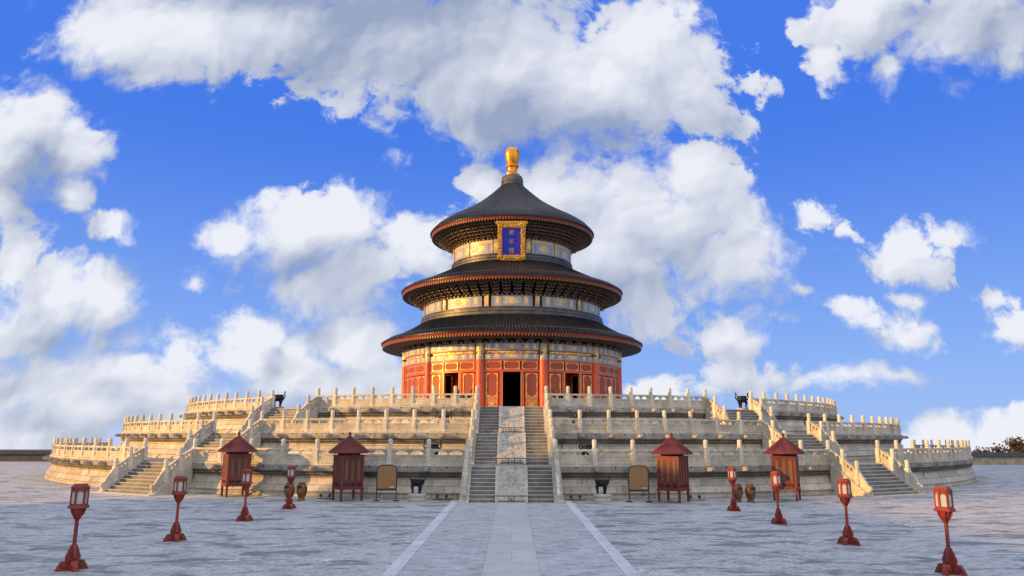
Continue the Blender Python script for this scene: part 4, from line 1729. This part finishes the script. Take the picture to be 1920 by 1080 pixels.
# ------------------------------------------------------------------ notice boards
def build_notice():
    root = thing('notice_board', 'x', 'sign', T())
    m = MB()
    for s in (-1, 1):
        m.box(s * .53 - .03, s * .53 + .03, -.03, .03, 0.04, 1.55)
        m.box(s * .53 - .17, s * .53 + .17, -.12, .12, 0, .05)
    m.box(-.53, .53, -.03, .03, .56, .66)
    arch = []
    for t in range(13):
        an = math.pi * t / 12
        arch.append((-.53 * math.cos(an) if abs(math.cos(an)) > .99 else -.53 * math.copysign(abs(math.cos(an)) ** .55, math.cos(an)), 1.55 + .36 * math.sin(an) ** .7))
    for (x0, z0), (x1, z1) in zip(arch[:-1], arch[1:]):
        m.tube([(x0, 0, z0), (x1, 0, z1)], .032, 6)
    link('frame', m.mesh('frame', M_IRON, 30), root)
    m = MB()
    pts = [(-.50, .66), (.50, .66)] + [(x * .94, 1.55 + (z - 1.55) * .93) for x, z in arch[::-1]]
    m.prism(pts, -.018, .018)
    bd = link('board', m.mesh('board', M_NOTICE, 0), root)
    m = MB()
    m.box(.16, .44, -.026, -.019, .70, .79)
    link('label_strip', m.mesh('label_strip', M_NOTICE_LABEL, 0), bd)
    m = MB()
    m.box(.14, .45, -.026, -.019, .81, .83)
    link('red_line', m.mesh('red_line', M_EAVE, 0), bd)
    return root


nb0 = build_notice()
for k, (px, d, lab) in enumerate([(726, 42.3, 'brown arched notice board on black legs, left of the central staircase'),
                                  (1198.5, 42.0, 'brown arched notice board on black legs, right of the central staircase')]):
    o = nb0 if k == 0 else copy_tree(nb0)
    o.location = (at(px, d), d - CAM_D, 0)
    o.rotation_euler = (0, 0, R((4, -4)[k]))
    tag(o, lab, 'sign', 'notice boards before the terrace')


# ------------------------------------------------------------------ bronze cauldrons
def build_ding():
    """three-legged cauldron with upright ears"""
    root = thing('bronze_cauldron', 'x', 'cauldron', T())
    m = MB()
    m.lathe([(.001, .36), (.16, .37), (.28, .43), (.35, .52), (.375, .62), (.37, .66), (.40, .68), (.40, .73), (.36, .74), (.34, .66), (.2, .5), (.001, .46)], 28)
    m.lathe([(.372, .55), (.385, .56), (.385, .60), (.376, .61)], 28)
    link('bowl', m.mesh('bowl', M_BRONZE), root)
    leg = MB()
    leg.tube([(0, -.22, .48), (0, -.29, .38), (0, -.27, .22), (0, -.25, .08), (0, -.28, 0.0)], [.10, .10, .07, .055, .08], 10)
    lme = leg.mesh('leg', M_BRONZE)
    for k in range(3):
        link('leg', lme, root, RZ(120 * k + 35))
    ear = MB()
    ear.tube([(.37, -.09, .68), (.41, -.09, .80), (.42, -.075, .93), (.42, 0, .97), (.42, .075, .93), (.41, .09, .80), (.37, .09, .68)], .028, 8)
    eme = ear.mesh('ear', M_BRONZE)
    for s in (0, 180):
        link('ear', eme, root, RZ(s))
    return root


def build_burner():
    """wide-bellied incense burner with S-shaped ears"""
    root = thing('incense_burner', 'x', 'incense burner', T())
    m = MB()
    m.lathe([(.001, .44), (.22, .45), (.36, .51), (.43, .62), (.44, .72), (.40, .80), (.36, .84), (.36, .88), (.42, .91), (.42, .95), (.36, .98), (.001, .99)], 28)
    m.lathe([(.44, .66), (.455, .67), (.455, .70), (.442, .71)], 28)
    link('bowl', m.mesh('bowl', M_BRONZE), root)
    leg = MB()
    leg.tube([(0, -.26, .55), (0, -.34, .44), (0, -.31, .28), (0, -.28, .12), (0, -.32, 0.0)], [.12, .12, .08, .065, .09], 10)
    lme = leg.mesh('leg', M_BRONZE)
    for k in range(3):
        link('leg', lme, root, RZ(120 * k + 60))
    ear = MB()
    ear.tube([(.38, 0, .70), (.47, 0, .72), (.53, 0, .80), (.52, 0, .92), (.48, 0, 1.02), (.47, 0, 1.12), (.50, 0, 1.20), (.56, 0, 1.22)], [.05, .05, .045, .045, .05, .05, .055, .05], 8)
    eme = ear.mesh('ear', M_BRONZE)
    for s in (0, 180):
        link('ear', eme, root, RZ(s))
    return root


def build_plinth():
    m = MB()
    m.lathe([(.001, 0), (.46, 0), (.48, .03), (.48, .14), (.45, .17), (.41, .20), (.41, .23), (.46, .26), (.485, .31), (.48, .38), (.44, .42), (.001, .42)], 24)
    return m.mesh('marble_plinth', M_PLINTH, 40)


def build_low_plinth():
    m = MB()
    m.lathe([(.001, 0), (.46, 0), (.48, .03), (.48, .09), (.43, .11), (.43, .13), (.48, .15), (.48, .21), (.45, .24), (.001, .24)], 24)
    return m.mesh('marble_plinth', M_PLINTH, 40)


ding0 = build_ding()
ME_PL = build_plinth()
for k, (px, d, sd) in enumerate([(783.5, 42.2, 'left'), (1130.5, 42.2, 'right')]):
    p = link('marble_plinth', ME_PL)
    p.location = (at(px, d, .4), d - CAM_D, 0)
    tag(p, 'round marble plinth under the cauldron on the paving, %s of the central staircase' % sd, 'plinth', 'cauldron plinths on the paving')
    o = ding0 if k == 0 else copy_tree(ding0)
    o.location = (at(px, d, .4), d - CAM_D, .42)
    o.rotation_euler = (0, 0, R((6, -6)[k]))
    tag(o, 'black three-legged cauldron on a plinth on the paving, %s of the central staircase' % sd, 'cauldron', 'cauldrons on the paving')

bur0 = build_burner()
ME_LP = build_low_plinth()
BURN = [(811, 46.6, 1, 'left of the central staircase behind the lowest balustrade'), (1104, 46.6, 1, 'right of the central staircase behind the lowest balustrade'),
        (832, 51.9, 2, 'left of the central staircase behind the middle balustrade'), (1085, 51.9, 2, 'right of the central staircase behind the middle balustrade'),
        (872, 59.5, 3, 'left of the central staircase behind the top balustrade'), (1050, 59.5, 3, 'right of the central staircase behind the top balustrade'),
        (522, 62.3, 3, 'at the head of the left flanking staircase'), (1393, 62.3, 3, 'at the head of the right flanking staircase')]
for k, (px, d, t, lab) in enumerate(BURN):
    z = FL[t]
    x = at(px, d, z)
    p = link('marble_plinth', ME_LP)
    p.location = (x, d - CAM_D, z)
    tag(p, 'low plinth under the burner ' + lab, 'plinth', 'incense burner plinths on the terrace')
    o = bur0 if k == 0 else copy_tree(bur0)
    o.location = (x, d - CAM_D, z + .24)
    o.rotation_euler = (0, 0, R(random.uniform(-8, 8)))
    tag(o, 'black incense burner ' + lab, 'incense burner', 'incense burners on the terrace')


# ------------------------------------------------------------------ urn litter bins
def build_urn():
    root = thing('urn_bin', 'x', 'litter bin', T())
    m = MB()
    m.lathe([(.001, 0), (.21, 0), (.22, .03), (.20, .07), (.16, .10), (.15, .13), (.19, .20), (.255, .36), (.285, .52), (.285, .64), (.26, .75), (.22, .83), (.18, .86), (.17, .89), (.20, .92), (.20, .95), (.15, .97), (.001, .97)], 26)
    for z in (.30, .66):
        r = np.interp(z, [.2, .36, .52, .64, .75], [.19, .255, .285, .285, .26])
        m.lathe([(r - .01, z - .02), (r + .012, z - .012), (r + .012, z + .012), (r - .01, z + .02)], 26)
    link('body', m.mesh('body', M_BIN), root)
    m = MB()
    m.arc(.2, .292, -32, 32, .66, .80, 6)
    link('slot', m.mesh('slot', M_DARK, 0), root, T(0, -.0, 0))
    return root


urn0 = build_urn()
for k, (px, d, rz, lab) in enumerate([(543.5, 42.6, -25, 'bronze urn bin half hidden behind the small left lantern post'), (567, 42.6, -20, 'bronze urn bin just right of the small left lantern post'),
                                      (1384, 42.3, 15, 'golden urn bin half hidden behind the small right lantern post'), (1408, 42.3, 20, 'golden urn bin just right of the small right lantern post')]):
    o = urn0 if k == 0 else copy_tree(urn0)
    o.location = (at(px, d, .5), d - CAM_D, 0)
    o.rotation_euler = (0, 0, R(rz))
    tag(o, lab, 'litter bin', 'urn bins before the terrace')


# ------------------------------------------------------------------ small floodlights at the foot of the terrace
def build_flood():
    root = thing('floodlight', 'x', 'floodlight', T())
    m = MB()
    m.box(-.5, .5, -.03, .03, .01, .05)
    for x in (-.3, .2):
        m.tube([(x, 0, .05), (x, 0, .14)], .015, 6)
    link('base_bar', m.mesh('base_bar', M_IRON, 0), root)
    h = MB()
    h.lathe([(.001, -.08), (.05, -.08), (.065, -.04), (.085, .07), (.08, .08), (.001, .075)], 12, RX(-55))
    hme = h.mesh('lamp_head', M_IRON)
    for x in (-.3, .2):
        link('lamp_head', hme, root, T(x, 0, .19))
    return root


fl0 = build_flood()
for k, (px, d, lab) in enumerate([(831, 43.0, 'pair of small black floodlights between the left cauldron and the central staircase'), (1082, 43.0, 'pair of small black floodlights between the central staircase and the right cauldron'),
                                  (612, 43.5, 'pair of small black floodlights left of the cabinet by the left notice board'), (1306, 43.2, 'pair of small black floodlights right of the cabinet by the right notice board')]):
    o = fl0 if k == 0 else copy_tree(fl0)
    o.location = (at(px, d, .1), d - CAM_D, 0)
    tag(o, lab, 'floodlight', 'floodlights at the foot of the terrace')


# ------------------------------------------------------------------ courtyard walls and trees beyond
def build_far_wall(x0, x1, y, body, label):
    root = thing('courtyard_wall', label, 'wall', T((x0 + x1) / 2, y, 0))
    iv = root.matrix_world.inverted()
    m = MB()
    m.box(x0, x1, y, y + .5, -.3, .98)
    link('wall', m.mesh('wall', body, 0), root, iv)
    m = MB()
    pts = [(y - .28, .98), (y - .30, 1.06), (y + .05, 1.40), (y + .10, 1.62), (y + .40, 1.62), (y + .45, 1.40), (y + .80, 1.06), (y + .78, .98)]
    vs_ = [(x0 - .1, a, b) for a, b in pts] + [(x1 + .1, a, b) for a, b in pts]
    n = len(pts)
    m.add(vs_, [tuple(range(n)), tuple(range(2 * n - 1, n - 1, -1))] + [(i, (i + 1) % n, (i + 1) % n + n, i + n) for i in range(n)])
    x = x0
    while x < x1:                                       # tile rolls down the coping
        m.tube([(x, y - .30, 1.09), (x, y + .06, 1.43)], .05, 5)
        x += .30
    link('tile_coping', m.mesh('tile_coping', M_WALLTILE, 0), root, iv)


build_far_wall(-150, -50, 17.0, M_SHADEWALL, 'low courtyard wall toned dark for shade, with tiled coping beyond the left end of the terrace')
build_far_wall(50, 150, 14.0, M_PLASTER, 'low sandy plaster courtyard wall with grey tiled coping beyond the right end of the terrace')


def build_tree(x, y, z, h, r, seed, label):
    rng = np.random.RandomState(seed)
    root = thing('pine_tree', label, 'tree', T(x, y, z), 'trees beyond the right wall')
    m = MB()
    m.tube([(0, 0, 0), (.15, 0, h * .4), (-.1, .1, h * .8)], [.3, .22, .1], 8)
    for k in range(6):
        a = rng.uniform(0, 6.28)
        m.tube([(0, 0, h * rng.uniform(.45, .7)), (r * .7 * math.cos(a), r * .7 * math.sin(a), h * rng.uniform(.75, .95))], [.1, .03], 5)
    link('trunk', m.mesh('trunk', M_TRUNK), root)
    cl = rng.normal(0, 1, (30, 3)) * np.array([r * .55, r * .55, h * .07]) + np.array([0, 0, h * .84])
    vs_, fs = [], []
    for c in cl:
        for _ in range(230):
            p = c + rng.normal(0, 1, 3) * np.array([r * .20, r * .20, h * .035])
            u = rng.normal(0, 1, 3)
            u /= np.linalg.norm(u)
            w = np.cross(u, rng.normal(0, 1, 3))
            w /= np.linalg.norm(w)
            s = rng.uniform(.10, .24)
            b = len(vs_)
            vs_ += [tuple(p + s * u), tuple(p + s * w), tuple(p - s * u), tuple(p - s * w)]
            fs.append((b, b + 1, b + 2, b + 3))
    m = MB()
    m.add(vs_, fs)
    link('crown', m.mesh('crown', M_LEAF, 0), root)


TREES = [(84.5, 36, -9, 10.9, 3.6, 'olive pine crown showing above the right courtyard wall, nearest the terrace'), (87.5, 38, -9, 11.5, 3.8, 'broad olive pine in the middle of the clump above the right wall'),
         (91.5, 44, -9, 12.0, 3.4, 'tallest olive pine of the clump above the right courtyard wall'), (93.0, 38, -9, 11.3, 3.8, 'olive pine at the right edge of the clump above the right wall'),
         (98.5, 42, -9, 11.8, 3.8, 'olive pine farthest right, cut by the picture edge')]
for k, t in enumerate(TREES):
    build_tree(*t[:5], 20 + k, t[5])


# ------------------------------------------------------------------ side hall left of the courtyard (unseen, height and length shaped to shade the paving)
def build_shade_side_hall():
    x, y0, y1 = -64.0, -122.0, -61.0
    root = thing('shade_side_hall', 'unseen long hall, enlarged to shade the courtyard, with red columns and dark tiled gable roof', 'hall', T(x, (y0 + y1) / 2, 0))
    iv = root.matrix_world.inverted()
    m = MB()
    m.box(x - 6.5, x + 6.5, y0 - 1.5, y1 + 1.5, -.1, 1.2)
    link('stone_base', m.mesh('stone_base', M_CHEEK, 0), root, iv)
    m = MB()
    m.box(x - 4.6, x + 3.6, y0, y1, 1.2, 11.3)
    link('wall', m.mesh('wall', M_REDDARK, 0), root, iv)
    c = MB()
    c.lathe([(.36, 1.2), (.36, 11.3)], 14)
    cme = c.mesh('column', M_RED)
    n = 11
    for k in range(n):
        link('column', cme, root, iv @ T(x + 5.0, y0 + (y1 - y0) * k / (n - 1), 0))
    m = MB()
    prof = [(a_, 10.9 + (b_ - 5.9) * 1.5) for a_, b_ in [(-7.6, 5.9), (-4.2, 7.7), (-1.6, 9.6), (-.35, 10.1), (.35, 10.1), (1.6, 9.6), (4.2, 7.7), (7.6, 5.9), (7.5, 5.6), (4.0, 7.2), (0, 9.3), (-4.0, 7.2), (-7.5, 5.6)]]
    vs_ = [(x + a, y0 - 1.6, b) for a, b in prof] + [(x + a, y1 + 1.6, b) for a, b in prof]
    k = len(prof)
    m.add(vs_, [(i, (i + 1) % k, (i + 1) % k + k, i + k) for i in range(k)] + [(i, i + 1, k - 2 - i + 1, k - 1 - i + 1) for i in range(0, 0)])
    for yy in (y0 - .3, y1 + .1):
        m.prism([(x - 4.6, 11.3), (x, 15.7), (x + 4.6, 11.3)], yy, yy + .2)
    m.box(x - .35, x + .35, y0 - 1.6, y1 + 1.6, 17.0, 17.6)
    link('roof', m.mesh('roof', M_TILE, 0), root, iv)


build_shade_side_hall()
